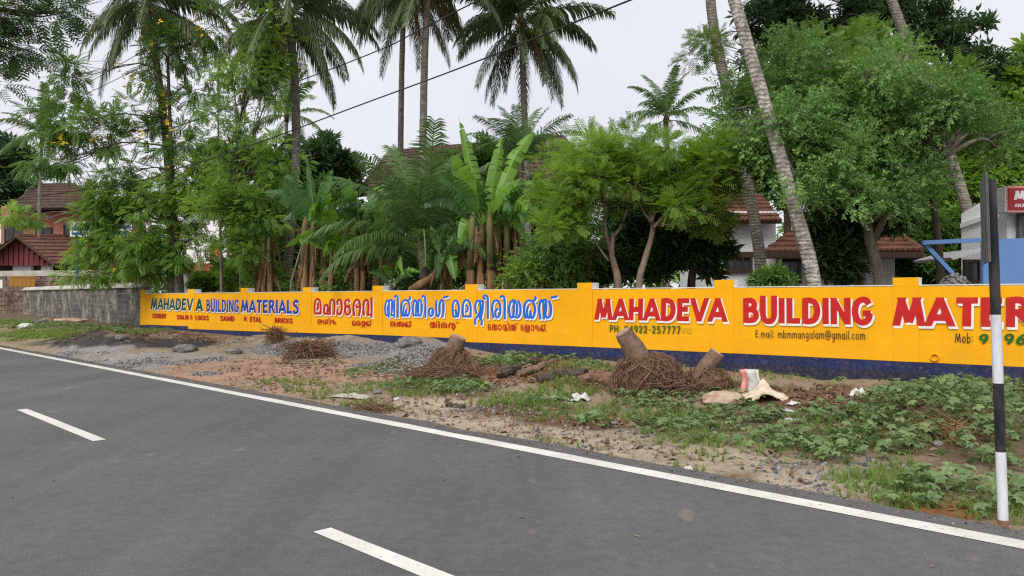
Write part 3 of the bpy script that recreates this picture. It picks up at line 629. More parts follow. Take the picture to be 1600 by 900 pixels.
def flat_board(name, px0, py0, px1, py1, dep, th, mats, label, cat, planks=0):
    a = P(px0, py1, dep); b = P(px1, py0, dep); e = empty(name, (a[0], a[1], a[2]), label, cat)
    if planks:
        for i in range(planks):
            w_ = (b[0] - a[0]) / planks; mb = MB(); mb.box(((a[0] + w_ * (i + .5)), dep, (a[2] + b[2]) / 2), (w_ * .94, th, (b[2] - a[2]) * random.uniform(.96, 1)), 0); mb.build('plank', mats[0], e)
        mb = MB(); mb.box(((a[0] + b[0]) / 2, dep - th * .8, b[2] - .08), (b[0] - a[0], th * .5, .1)); mb.build('rail', mats[0], e)
    else:
        mb = MB(); mb.box(((a[0] + b[0]) / 2, dep, (a[2] + b[2]) / 2), (b[0] - a[0], th, b[2] - a[2])); mb.build('panel', mats[0], e)
        mb = MB(); w_, h_ = b[0] - a[0], b[2] - a[2]; cx, cz = (a[0] + b[0]) / 2, (a[2] + b[2]) / 2
        for (dx, dz, sx, sz) in ((0, h_ / 2, w_ + .06, .05), (0, -h_ / 2, w_ + .06, .05), (-w_ / 2, 0, .05, h_ - .05), (w_ / 2, 0, .05, h_ - .05)): mb.box((cx + dx, dep - .02, cz + dz), (sx, th, sz))
        mb.build('frame', mats[-1], e)
    return e
flat_board('timber_board', 15, 431, 55, 448, 54.6, .06, [MT['board']], 'brown timber plank board leaning on the laterite wall', 'board', 6)
flat_board('notice_sheet', -14, 436, 5, 451, 54.8, .03, [MT['white'], MT['metal']], 'small white notice at the left edge on the laterite wall', 'notice')

# ------------------------------------------------------------------ houses
def tiled(parent, A, B, Cc, D, courses, tiles, mat, th=.05):
    A, B, Cc, D = [np.array(q, float) for q in (A, B, Cc, D)]
    nrm = np.cross(B - A, D - A); nrm /= np.linalg.norm(nrm); nrm = nrm if nrm[2] > 0 else -nrm
    for i in range(courses):
        t0, t1 = i / courses, min((i + 1.25) / courses, 1.02)
        l0, r0, l1, r1 = A + (D - A) * t0, B + (Cc - B) * t0, A + (D - A) * t1, B + (Cc - B) * t1
        V = []; F = []; k = tiles * 2 + 1
        for j in range(k):
            f = j / (k - 1); up = nrm * (.035 if j % 2 else 0.); lo = l0 + (r0 - l0) * f; hi = l1 + (r1 - l1) * f
            V += [lo + up - nrm * .005, lo + up + nrm * (th + .03), hi + up * .6 + nrm * .012]
        for j in range(k - 1): a = j * 3; F += [(a, a + 3, a + 4, a + 1), (a + 1, a + 4, a + 5, a + 2)]
        mb = MB(); mb.add(V, F); mb.build('tile_course', mat, parent)
    mb = MB(); q = nrm * -.03; mb.prism([A + q, B + q, Cc + q, D + q], nrm * -.06); mb.build('roof_boarding', MT['darkwood'], parent)
def window(parent, px0, py0, px1, py1, dep, bars=2, frame='darkwood', glass='glass'):
    a = P(px0, py1, dep); b = P(px1, py0, dep); cx, cz = (a[0] + b[0]) / 2, (a[2] + b[2]) / 2; w_, h_ = b[0] - a[0], b[2] - a[2]
    mb = MB()
    for (dx, dz, sx, sz) in ((0, h_ / 2, w_ + .12, .09), (0, -h_ / 2, w_ + .12, .09), (-w_ / 2, 0, .09, h_ - .09), (w_ / 2, 0, .09, h_ - .09)): mb.box((cx + dx, dep - .03, cz + dz), (sx, .1, sz))
    for k_ in range(1, bars): mb.box((cx - w_ / 2 + w_ * k_ / bars, dep - .032, cz), (.06, .08, h_ - .09))
    o = mb.build('window', MT[frame], parent)
    mb = MB(); mb.box((cx, dep - .005, cz), (w_ - .02, .04, h_ - .02)); mb.build('pane', MT[glass], o); return o
def block(parent, name, px0, px1, py_top, dep, thick, mat, z0=-.1):
    a = P(px0, py_top, dep); b = P(px1, py_top, dep); mb = MB()
    mb.box(((a[0] + b[0]) / 2, dep + thick / 2, (a[2] + z0) / 2), (b[0] - a[0], thick, a[2] - z0)); return mb.build(name, mat, parent)
# far-left two-storey house
h1 = empty('tiled_house', P(60, 480, 62), 'two-storey red house with old tiled hip roof and maroon gabled porch at far left', 'house')
block(h1, 'wall', 2, 150, 322, 66, 9, MT['redwall'])
E1 = [P(12, 327, 64.5), P(160, 324, 64.5), P(150, 324, 78), P(20, 327, 78)]; Rg = [P(60, 289, 70.5), P(116, 288, 70.5)]
tiled(h1, E1[0], E1[1], Rg[1], Rg[0], 9, 30, MT['tile_d']); tiled(h1, E1[1], E1[2], Rg[1] + .01, Rg[1], 9, 22, MT['tile_d']); tiled(h1, E1[3], E1[0], Rg[0], Rg[0] + .01, 9, 22, MT['tile_d'])
mb = MB(); mb.tube([E1[1], Rg[1]], .16, 6); mb.tube([Rg[0], Rg[1]], .16, 6); mb.tube([E1[0], Rg[0]], .16, 6); mb.build('ridge_tiles', MT['tile_d'], h1)
block(h1, 'vent_band', 52, 92, 323, 65.8, .3, MT['glass'], P(60, 331, 65.8)[2])
for q in ((8, 352, 33, 382), (56, 356, 80, 378), (100, 352, 122, 378)): window(h1, *q, 65.9, 2)
mb = MB(); g0, g1, g2 = P(-28, 412, 58), P(26, 371, 58), P(80, 412, 58); mb.prism([g0, g1, g2], (0, .25, 0)); mb.build('gable', MT['maroon'], h1)
for k_ in range(13):
    x_ = -22 + k_ * 8.0; yt = 412 - 41 * (1 - abs(x_ - 26) / 54); mb = MB(); b0 = P(x_ - 3.4, 415, 57.9); b1 = P(x_ + 3.4, max(yt, 372) + 3, 57.9)
    if b1[2] > b0[2] + .1: mb.box(((b0[0] + b1[0]) / 2, 57.9, (b0[2] + b1[2]) / 2), (b1[0] - b0[0], .12, b1[2] - b0[2])); mb.build('gable_board', MT['maroon'], h1)
r0, r1 = P(26, 368.5, 57.2), P(112, 369, 66)
tiled(h1, P(84, 413, 57.2), P(168, 413, 66), r1, r0, 8, 26, MT['tile']); tiled(h1, P(-42, 413, 57.2), P(10, 413, 66), r1, r0, 8, 26, MT['tile'])
mb = MB(); mb.tube([r0, r1], .18, 6); mb.build('ridge_tiles', MT['tile'], h1)
mb = MB(); mb.tube([P(84, 414, 57.1), P(26, 370, 57.1), P(-32, 414, 57.1)], .12, 5); mb.build('barge_board', MT['darkwood'], h1)
block(h1, 'porch_wall', 20, 49, 411, 58.4, .3, MT['plaster']); block(h1, 'porch_column', 64, 78, 413, 58.3, .4, MT['plaster']); block(h1, 'porch_back', -30, 150, 411, 61.5, .3, MT['darkwood'])
# house behind the left trees
h2 = empty('rear_house', P(340, 450, 44), 'white house with orange tiled awning, glimpsed behind the left trees', 'house')
block(h2, 'wall', 270, 420, 345, 46, 8, MT['plaster']); tiled(h2, P(280, 424, 44.4), P(392, 424, 44.4), P(392, 412, 45.9), P(280, 412, 45.9), 4, 18, MT['brick'])
window(h2, 331, 381, 344, 408, 45.9, 1, 'brick', 'brick'); window(h2, 365, 383, 380, 405, 45.9, 2); block(h2, 'lower_wall', 284, 388, 425, 45.6, .3, MT['plaster_g'])
# central house with the big roof
h3 = empty('big_roof_house', P(720, 450, 40), 'house with a broad old brown tiled roof showing above the banana plants', 'house')
block(h3, 'wall', 575, 920, 300, 43, 10, MT['plaster']); 
Ea = [P(556, 305, 41.5), P(945, 300, 41.5), P(935, 300, 55), P(580, 300, 55)]; Ra, Rb = P(608, 238, 48), P(880, 214, 48)
tiled(h3, Ea[0], Ea[1], Rb, Ra, 14, 46, MT['tile_d']); tiled(h3, Ea[1], Ea[2], Rb + .01, Rb, 14, 26, MT['tile_d']); tiled(h3, Ea[3], Ea[0], Ra, Ra + .01, 14, 26, MT['tile_d'])
mb = MB(); mb.tube([Ra, Rb], .15, 6); mb.tube([Ea[0], Ra], .13, 6); mb.tube([Ea[1], Rb], .13, 6); mb.build('ridge_tiles', MT['tile_d'], h3)
block(h3, 'brick_pier', 604, 619, 324, 42.6, .5, MT['brick'], float(P(610, 352, 42.6)[2])); window(h3, 636, 360, 668, 392, 42.9, 2); window(h3, 705, 350, 740, 390, 42.9, 2)
# white bungalow right of centre
h4 = empty('white_bungalow', P(1270, 445, 27), 'white bungalow with red tiled hip roof behind the leaning palm', 'house')
block(h4, 'wall', 1128, 1398, 392, 28, 7, MT['plaster']); block(h4, 'upper_wall', 1128, 1212, 330, 27.9, 5, MT['plaster'])
Eb = [P(1188, 395, 26.8), P(1440, 392, 26.8), P(1428, 388, 36)]; Rc, Rd = P(1270, 338, 31.5), P(1368, 343, 31.5)
tiled(h4, Eb[0], Eb[1], Rd, Rc, 8, 30, MT['tile']); tiled(h4, Eb[1], Eb[2], Rd + .01, Rd, 8, 18, MT['tile'])
mb = MB(); mb.tube([Eb[1] + (0, 0, .05), Rd + (0, 0, .08)], .1, 6); mb.tube([Rc, Rd], .1, 6); mb.build('ridge_tiles', MT['tile'], h4)
mb = MB(); mb.box((Eb[1][0] - 3.2, 26.7, Eb[1][2] - .14), (6.4, .12, .2)); mb.build('fascia', MT['darkwood'], h4)
mb = MB(); mb.tube([Eb[1] + (-5.5, -.08, -.22), Eb[1] + (.05, -.08, -.22)], .06, 8); mb.build('gutter', MT['metal'], h4)
tiled(h4, P(1120, 346, 27.2), P(1222, 346, 27.2), P(1190, 304, 30), P(1140, 304, 30), 7, 14, MT['tile'])
window(h4, 1136, 401, 1173, 424, 27.85, 3); window(h4, 1222, 404, 1249, 441, 27.95, 2, 'glass', 'glass'); 
# white shop at the right edge
h5 = empty('white_shop', P(1590, 445, 21), 'white flat-roofed shop at the right edge with sloped parapet and a canopy slab', 'shop')
_A = P(1502, 446, 22); _t = _A[:2] / np.linalg.norm(_A[:2]); _e = np.array([_t[1], -_t[0]])      # facade turned towards the road
def PP(px, py, out=0.):
    r = ray(px, py); A = _A[:2] - _t * out; k = (A @ _t) / (r[:2] @ _t); return r * k + np.array([0, 0, HC])
mb = MB(); mb.prism([PP(1502, 448), PP(1502, 334), PP(1541, 311), PP(1700, 303), PP(1700, 448)], (_t[0] * 6, _t[1] * 6, 0)); mb.build('wall', MT['plaster'], h5)
mb = MB(); mb.prism([PP(1500, 350, .01), PP(1541, 336, .01), PP(1575, 334, .01), PP(1575, 341, .01), PP(1541, 343, .01), PP(1500, 357, .01)], (-_t[0] * .12, -_t[1] * .12, 0)); mb.build('moulding', MT['white'], h5)
mb = MB(); mb.prism([P(1485, 402, 20.2), P(1532, 388, 20.2), P(1536, 392, 20.2), P(1490, 406, 20.2)], (0, 1.9, 0)); mb.build('canopy', MT['white'], h5)
window(h5, 1592, 332, 1640, 372, 20.3, 2, 'metal'); window(h5, 1508, 408, 1530, 440, 21.6, 1)
block(h5, 'column', 1573, 1591, 330, 20.4, .35, MT['plaster'])
sg = empty('shop_sign', P(1590, 330, 20), 'red shop sign box with white letter M, cut by the right edge', 'sign')
a, b = P(1572, 331, 19.9), P(1790, 291, 19.9)
mb = MB(); mb.box(((a[0] + b[0]) / 2, 20.15, (a[2] + b[2]) / 2), (b[0] - a[0], .45, b[2] - a[2])); mb.build('sign_box', MT['white'], sg)
mb = MB(); mb.box(((a[0] + b[0]) / 2 + .03, 19.9, (a[2] + b[2]) / 2), (b[0] - a[0], .03, b[2] - a[2] + .02)); mb.build('rim', MT['sign_rim'], sg)
a2, b2 = P(1576, 327.5, 19.87), P(1786, 294, 19.87)
mb = MB(); mb.box(((a2[0] + b2[0]) / 2, 19.875, (a2[2] + b2[2]) / 2), (b2[0] - a2[0], .03, b2[2] - a2[2])); mb.build('sign_face', MT['sign_red'], sg)
def sign_text(keys, px0, py0, px1, py1, hw):
    a, b = P(px0, py1, 19.85), P(px1, py0, 19.85); tot = sum(GL[k][0] for k in keys); x = 0; mb = MB(); lay = 0
    for k in keys:
        for (sm, pts) in GL[k][1]:
            q = spline(pts, 5 * (len(pts) - 1) + 1) if sm else list(pts); V = []; rb = ribbon(q, hw, not sm)
            for j, (e, f) in enumerate(rb):
                for g in (e, f): V.append((a[0] + (b[0] - a[0]) * (x + g[0]) / tot, 19.855 - lay * .0004 - j * .0001, a[2] + (b[2] - a[2]) * min(max(g[1], 0), 1)))
            mb.add(V, [(2 * j, 2 * j + 1, 2 * j + 3, 2 * j + 2) for j in range(len(rb) - 1)]); lay += 1
        x += GL[k][0]
    mb.build('lettering', MT['white'], sg)
sign_text(['M'], 1585.5, 298, 1602, 312, .13); sign_text(T('ANJU'), 1585.5, 318, 1604, 323.5, .1)
# blue steel loading frame
bf = empty('blue_hopper', P(1560, 445, 17), 'blue painted steel hopper with triangular side frame, right edge behind the wall', 'machine')
def bar(px0, py0, px1, py1, dep, w_, name='beam', d2=None):
    a, b = P(px0, py0, dep), P(px1, py1, d2 or dep); t = b - a; t /= np.linalg.norm(t); u_ = np.cross(t, [0, 1., 0]); u_ /= np.linalg.norm(u_)
    mb = MB(); mb.prism([a + u_ * w_, b + u_ * w_, b - u_ * w_, a - u_ * w_], (0, w_ * 2, 0)); mb.build(name, MT['blue_steel'], bf)
bar(1442, 379, 1541, 374.5, 17, .045); bar(1444, 379, 1513, 452, 17.12, .045, 'brace'); bar(1540, 374, 1540, 470, 16.95, .05, 'post')
mb = MB(); mb.prism([P(1541, 374, 17.02), P(1720, 368, 17.02), P(1720, 465, 17.02), P(1541, 465, 17.02)], (0, .08, 0)); mb.build('side_panel', MT['blue_steel'], bf)
mb = MB(); mb.prism([P(1541, 374, 18.6), P(1720, 368, 18.6), P(1720, 465, 18.6), P(1541, 465, 18.6)], (0, .08, 0)); mb.build('rear_panel', MT['blue_steel'], bf)
# sign post on the verge at right
gp = G(1568, 832); top = P(1548.5, 281, gp[1]); base = np.array([gp[0], gp[1], gp[2] - .25]); base[0] += .004
sp_ = empty('sign_post', gp, 'black and white banded steel sign post leaning beside the road at right', 'sign')
ax_ = top - gp; Lp = np.linalg.norm(ax_); ax_ /= Lp
def seg(f0, f1, r, mat, name, n=14):
    mb = MB(); mb.tube([gp + ax_ * Lp * f0, gp + ax_ * Lp * (f0 + f1) / 2, gp + ax_ * Lp * f1], r, n, cap=name != 'band' or f1 == 1); return mb.build(name, MT[mat], sp_, name != 'band' or f1 < 1)
seg(-.12, .035, .034, 'rust', 'pole_base')
zf = lambda py: (832 - py) / (832 - 281)
seg(.035, zf(707), .0322, 'pole_white', 'band'); seg(zf(707), zf(600), .0322, 'pole_black', 'band'); seg(zf(600), zf(493), .0322, 'pole_white', 'band'); seg(zf(493), 1, .0322, 'pole_black', 'band')
rdir = np.array([ray(1553, 469)[0], ray(1553, 469)[1], 0]); rdir /= np.linalg.norm(rdir); ang = rad(4.); pd = np.array([rdir[0] * math.cos(ang) - rdir[1] * math.sin(ang), rdir[0] * math.sin(ang) + rdir[1] * math.cos(ang), 0]); pn = np.array([-pd[1], pd[0], 0])
pc = gp + ax_ * Lp * zf(345) + pn * .046; mb = MB(); hx, hz = .3, .29
q = [pc + pd * x * hx + np.array([0, 0, z * hz]) + ax_ * 0 for x, z in ((-1, -1), (1, -1), (1, 1), (-1, 1))]
q = [p_ + np.array([ax_[0] / ax_[2] * (p_[2] - pc[2]), 0, 0]) for p_ in q]; mb.prism(q, pn * .004); mb.build('sign_plate', MT['metal'], sp_)
mb = MB(); mb.prism([p_ - pn * .012 for p_ in (q[0] + (q[1] - q[0]) * .05, q[0] + (q[1] - q[0]) * .12, q[3] + (q[2] - q[3]) * .12, q[3] + (q[2] - q[3]) * .05)], pn * .012); mb.build('stiffener', MT['metal'], sp_)
for z_ in (.16, -.16):
    mb = MB(); c = gp + ax_ * (Lp * zf(345) + z_); mb.tube([c - pn * .01, c + pn * .044], .018, 8); mb.build('bracket', MT['rust'], sp_)
# blue gantry sign by the far house
gs = empty('blue_sign', P(121, 470, 50), 'blue and white sign board on a blue post among leaves at left', 'sign')
mb = MB(); mb.tube([P(121, 500, 50), P(121, 392, 50), P(122, 352, 50)], .1, 8); mb.build('post', MT['dblue_p'], gs)
mb = MB(); a, b = P(110, 370, 49.8), P(206, 346, 49.8); mb.box(((a[0] + b[0]) / 2, 49.8, (a[2] + b[2]) / 2), (b[0] - a[0], .1, b[2] - a[2])); mb.build('board', MT['white'], gs)
for (x0, x1, y0, y1) in ((112, 138, 354, 360), (112, 130, 363, 367), (158, 180, 350, 368), (184, 204, 352, 357), (184, 200, 361, 366)):
    mb = MB(); a, b = P(x0, y1, 49.74), P(x1, y0, 49.74); mb.box(((a[0] + b[0]) / 2, 49.735, (a[2] + b[2]) / 2), (b[0] - a[0], .02, b[2] - a[2])); mb.build('printed_block', MT['dblue_p'], gs)
# overhead cables
def cable(pts, r, label, ext=(22, 40)):
    pts = [np.array(p_, float) for p_ in pts]
    if ext:
        d0 = pts[0] - pts[1]; d0 /= np.linalg.norm(d0); d1 = pts[-1] - pts[-2]; d1 /= np.linalg.norm(d1); d1[2] *= -.2
        pts = [pts[0] + d0 * ext[0]] + pts + [pts[-1] + d1 * ext[1]]
    mb = MB(); mb.tube(spline(pts, 60), r, 6); o = mb.build('overhead_cable', MT['cable'], None, True); tag(o, label, 'cable', 'overhead cables along the road'); return o
cable([P(985, 0, 12.8), P(735, 100, 16.6), P(560, 165, 19), P(400, 224, 21.6), P(270, 265, 24), P(100, 301, 27.5)], .016, 'lower thick black cable crossing the sky down to the left trees')
cable([P(748, 0, 12.8), P(600, 75, 15.3), P(450, 133, 17.9), P(360, 167, 19.8), P(200, 225, 24.6), P(60, 270, 31)], .012, 'upper thin black cable crossing the palm crowns')
cable([P(357, 2, 16.7), P(180, 105, 21.5), P(100, 150, 24.8), P(0, 195, 28.5)], .009, 'thin wire across the sky at upper left')
cable([P(350, 30, 17), P(180, 125, 21.8), P(0, 208, 28.8)], .009, 'lowest thin wire across the sky at upper left')
cable([P(1385, 350, 24), P(1440, 348, 23), P(1506, 346, 22.1)], .012, 'short grey wire running from the bungalow to the white shop', None)
# ------------------------------------------------------------------ leaf templates
def tquads(Q):
    V = np.array([p for q in Q for p in q], float); F = np.arange(len(V)).reshape(-1, 4); return V, F
def t_pinnate(n=7, wid=.26, lw=.055, droop=.35):     # compound leaf, unit length along x
    Q = []
    for i in range(n):
        t = (i + .6) / n; x = t; z = -droop * t * t; l = wid * (1 - .55 * abs(t - .45) * 2 * .8)
        for s in (-1, 1):
            a = np.array([x, 0, z]); b = np.array([x + l * .45, s * l, z - l * .25]); m = (a + b) / 2; w = np.array([lw, -s * lw * .3, 0])
            Q.append([a, m - w * .7 + (0, 0, .01), b, m + w * .7])
    Q.append([(0, -.006, 0), (.6, -.005, -droop * .36), (.6, .005, -droop * .36), (0, .006, 0)])
    return tquads(Q)
def t_whorl(n=7, lw=.13, seed=1):                     # rosette of simple leaves
    r = random.Random(seed); Q = []
    for i in range(n):
        a = 2.4 * i + r.uniform(-.3, .3); e = r.uniform(-.6, .7); l = r.uniform(.7, 1.)
        d = np.array([math.cos(a) * math.cos(e), math.sin(a) * math.cos(e), math.sin(e)]); sd_ = np.array([-math.sin(a), math.cos(a), r.uniform(-.4, .4)])
        m = d * l * .5; Q.append([d * .06, m + sd_ * lw, d * l - np.array([0, 0, .12]), m - sd_ * lw])
    return tquads(Q)
def t_spray(n=16, lw=.10, seed=2):                    # twig with small scattered leaves
    r = random.Random(seed); Q = [[(0, -.008, 0), (1, -.004, -.1), (1, .004, -.1), (0, .008, 0)]]
    for i in range(n):
        t = r.uniform(.1, 1.); a = r.uniform(0, 6.28); l = r.uniform(.16, .3)
        d = np.array([.5, math.cos(a), math.sin(a) * .7]); d /= np.linalg.norm(d); sd_ = np.cross(d, [r.uniform(-1, 1), r.uniform(-1, 1), 1]); sd_ /= np.linalg.norm(sd_)
        b = np.array([t, 0, -.1 * t]); m = b + d * l * .5; Q.append([b, m + sd_ * lw * .5, b + d * l, m - sd_ * lw * .5])
    return tquads(Q)
def t_feather(seed=3):                                # bipinnate leaf: rachis with narrow feathered pinnae
    r = random.Random(seed); Q = []
    for i in range(6):
        t = (i + .8) / 6.5; z = -.16 * t * t
        for s in (-1, 1):
            L_ = .34 * (1 - .5 * abs(t - .5)); a = np.array([t, 0, z]); d = np.array([.55, s * .85, -.1]); d /= np.linalg.norm(d)
            nrm = np.array([.85, -s * .55, 0]) * .038
            for k in range(2):
                p0 = a + d * L_ * k * .5; p1 = a + d * L_ * (k + 1) * .5 + np.array([0, 0, -.03 * k]); w0, w1 = (.5, 1) if k == 0 else (1, .25)
                Q.append([p0 - nrm * w0, p1 - nrm * w1, p1 + nrm * w1, p0 + nrm * w0])
    Q.append([(0, -.007, 0), (.95, -.004, -.14), (.95, .004, -.14), (0, .007, 0)]); return tquads(Q)
TPL = {'pinnate': t_pinnate(7, .3, .10, .3), 'whorl': t_whorl(), 'spray': t_spray(), 'feather': t_feather(), 'big': t_whorl(6, .2, 5)}
def unit(V): return V / (np.linalg.norm(V, axis=1, keepdims=True) + 1e-9)

def tree(name, label, trunk, dep, r0, r1, blobs, tpl, size, per, lmat, bark, cr=.5, group=None, cat='tree', droop=.0, limb_from=.75, dz=.8, sparse_twigs=True, extra_trunks=(), seed=None, base_z=.2):
    """trunk: picture points from the ground up; blobs: (px, py, rx, ry, clumps[, depth shift])"""
    rng = np.random.default_rng(seed if seed is not None else abs(hash(label)) % 99991) if seed is not None else np.random.default_rng(sum(map(ord, label)))
    dep = max(dep, wall_dep(trunk[0][0]) + 1.0) if trunk[0][0] > 225 else dep
    k = FPX / dep
    pts = [P(x, y, dep) for x, y in trunk]; b = PX(trunk[0][0], dep, base_z - .15)
    root = empty(name, (b[0], b[1], base_z), label, cat, group)
    path = spline([b] + pts, 14); rr = [r0 * 1.25] + list(np.linspace(r0, r1, 13))
    mb = MB(); mb.tube(path, rr, 9, wob=.12); ends = [path]
    for et in extra_trunks:
        ep = spline([P(x, y, dep + random.uniform(-.2, .2)) for x, y in et[0]], 10); mb.tube(ep, list(np.linspace(et[1], et[2], 10)), 8, wob=.12); ends.append(ep)
    mb.build('trunk', bark, root, True)
    br = MB(); LV = []; LD = []; LT = []
    for bi, bl in enumerate(blobs):
        px, py, rx, ry, n = bl[:5]; d_ = dep + (bl[5] if len(bl) > 5 else 0.)
        c = P(px, py, d_); R3 = np.array([rx / k, dz * (rx + ry) / 2 / k, ry / k])
        best = min(((np.linalg.norm(q - c) + (0 if i >= len(e) * limb_from else 5), q) for e in ends for i, q in enumerate(e)), key=lambda a: a[0])[1]
        hub = best + (c - best) * .8; mid = (best + hub) / 2 + np.array([0, 0, .12 * np.linalg.norm(hub - best)]) + rng.normal(0, .12, 3)
        lim = spline([best, mid, hub], 7); r_l = max(r1 * .75, .02); br.tube(lim, list(np.linspace(r_l, r_l * .35, 7)), 6, cap=False)
        D0 = unit(rng.normal(0, 1, (n, 3))); rad_ = rng.random(n)[:, None] ** .45
        cl = c + D0 * rad_ * R3
        tb = rng.random()
        for q in cl:
            sgt = lim[rng.integers(3, 7)]; m_ = (sgt + q) / 2 + rng.normal(0, .1, 3); br.tube(spline([sgt, m_, q], 4), [r_l * .32, r_l * .25, r_l * .18, .006], 4, cap=False)
            m = max(3, int(per * rng.uniform(.6, 1.4))); s_ = cr * rng.uniform(.7, 1.3)
            d = unit(rng.normal(0, 1, (m, 3))); pos = q + d * np.array([s_, s_, s_ * .6]) * rng.random(m)[:, None] ** .5
            out = unit((pos - c) / (R3 + .2)); dd = unit(d * .7 + out * .6 + np.array([0, 0, -droop]) + rng.normal(0, .3, (m, 3)))
            LV.append(pos); LD.append(dd); LT.append(np.clip(.4 * tb + .45 * rng.random() + .35 * rng.random(m) - .1, 0, 1))
    br.build('branches', bark, root, True)
    pos = np.vstack(LV); dd = np.vstack(LD); tt = np.concatenate(LT); U = unit(np.array([0, 0, 1.]) + rng.normal(0, .35, pos.shape))
    V, F, t = scatter(*TPL[tpl], pos, dd, U, size * rng.uniform(.7, 1.3, len(pos)), tt)
    link('crown', npmesh('crown', V, F, False, t), root, lmat)
    return root

def blobs_in(ells, n, r0, r1, clumps, seed, dz=2.):
    rg = np.random.default_rng(seed); out = []; tot = sum(e[2] * e[3] for e in ells)
    for (cx, cy, rx, ry) in ells:
        for _ in range(max(1, round(n * rx * ry / tot))):
            a = rg.uniform(0, 6.28); q = math.sqrt(rg.random()); r_ = rg.uniform(r0, r1); out.append((cx + math.cos(a) * q * rx, cy + math.sin(a) * q * ry, r_, r_ * rg.uniform(.5, .85), max(2, int(clumps * rg.uniform(.6, 1.4))), rg.uniform(-dz, dz)))
    return out
def plant_bush(name, label, px, py, rx, ry, dep, n, tpl, size, per, lmat, group=None, bark='bark_d', cr=.3, droop=0.):
    return tree(name, label, [(px, min(py + ry, 452)), (px, py + ry * .4)], dep, .05, .03, [(px, py, rx, ry, n)], tpl, size, per, MT[lmat], MT[bark], cr, group, 'bush', droop)

# ------------------------------------------------------------------ palms
def frond_mesh(L_, e0, bend, ll, n, seed, hang=.35, brk=0., wl=.034):
    r = random.Random(seed); pts = []; p = np.zeros(3); e = e0; k = 16
    for i in range(k + 1):
        t = i / k; e = e0 - bend * t ** 1.25; d = np.array([math.cos(e), 0, math.sin(e)])
        pts.append((p.copy(), d)); p = p + d * L_ / k
    V = []; F = []; T_ = []
    def quad(q, tv):
        o = len(V); V.extend(q); F.append((o, o + 1, o + 2, o + 3)); T_.extend([tv] * 4)
    for i in range(k):
        w0, w1 = .035 * (1 - i / k) + .008, .035 * (1 - (i + 1) / k) + .008; a, b = pts[i][0], pts[i + 1][0]
        quad([a + (0, -w0, 0), a + (0, w0, 0), b + (0, w1, 0), b + (0, -w1, 0)], .95); quad([a + (0, w0, 0), a + (0, 0, -w0), b + (0, 0, -w1), b + (0, w1, 0)], .9); quad([a + (0, 0, -w0), a + (0, -w0, 0), b + (0, -w1, 0), b + (0, 0, -w1)], .9)
    for j in range(n):
        t = .14 + .86 * (j + r.random() * .6) / n; f = t * k; i = min(int(f), k - 1); a = pts[i][0] + (pts[i + 1][0] - pts[i][0]) * (f - i); d = pts[i][1]
        up = np.array([-d[2], 0, d[0]]); l = ll * (.35 + .65 * math.sin(math.pi * min(1, (t * .88 + .12)) ** .8)) * r.uniform(.8, 1.1)
        for s in (-1, 1):
            if r.random() < brk: continue
            v = np.array([0, s, 0]) * .8 + d * r.uniform(.5, .75) + up * r.uniform(.05, .3) + np.array([0, 0, -hang * r.uniform(.5, 1.2)]); v /= np.linalg.norm(v)
            m = a + v * l * .5; v2 = v + np.array([0, 0, -.55 - hang]); v2 /= np.linalg.norm(v2); tip = m + v2 * l * .5; w = d * wl + np.array([0, 0, .008]); tv = r.uniform(.1, .75)
            quad([a - w * .7, m - w, m + w, a + w * .7], tv); quad([m - w, tip - w * .15, tip + w * .15, m + w], tv)
    return npmesh('frond', np.array(V), np.array(F), False, T_)
FR = {}
def frond_set(key, mat, L_, specs, ll, n, brk=0., wl=.034):
    FR[key] = []
    for i, (e0, bend, hang) in enumerate(specs):
        me = frond_mesh(L_, rad(e0), rad(bend), ll, n, 31 * i + len(key), hang, brk, wl); me.materials.append(MT[mat]); FR[key].append(me)
frond_set('old', 'palm', 4.2, [(70, 75, .25), (50, 85, .4), (30, 90, .6), (8, 85, .9), (-20, 62, 1.1), (-45, 40, 1.2), (40, 70, .5), (-5, 75, 1.), (-32, 52, 1.2), (20, 88, .8)], 1.05, 74)
frond_set('dead', 'palm_dead', 3.2, [(-55, 34, 1.2), (-66, 22, 1.3), (-40, 48, 1.2)], .8, 40, .25)
frond_set('young', 'palm_y', 4.0, [(82, 40, .1), (70, 62, .15), (58, 75, .2), (44, 85, .3), (30, 90, .45), (15, 80, .6)], 1.0, 62, .06, .021)
frond_set('far', 'palm_y', 3.6, [(78, 45, .1), (60, 70, .2), (38, 85, .3), (15, 85, .5), (-8, 70, .7)], .75, 50)
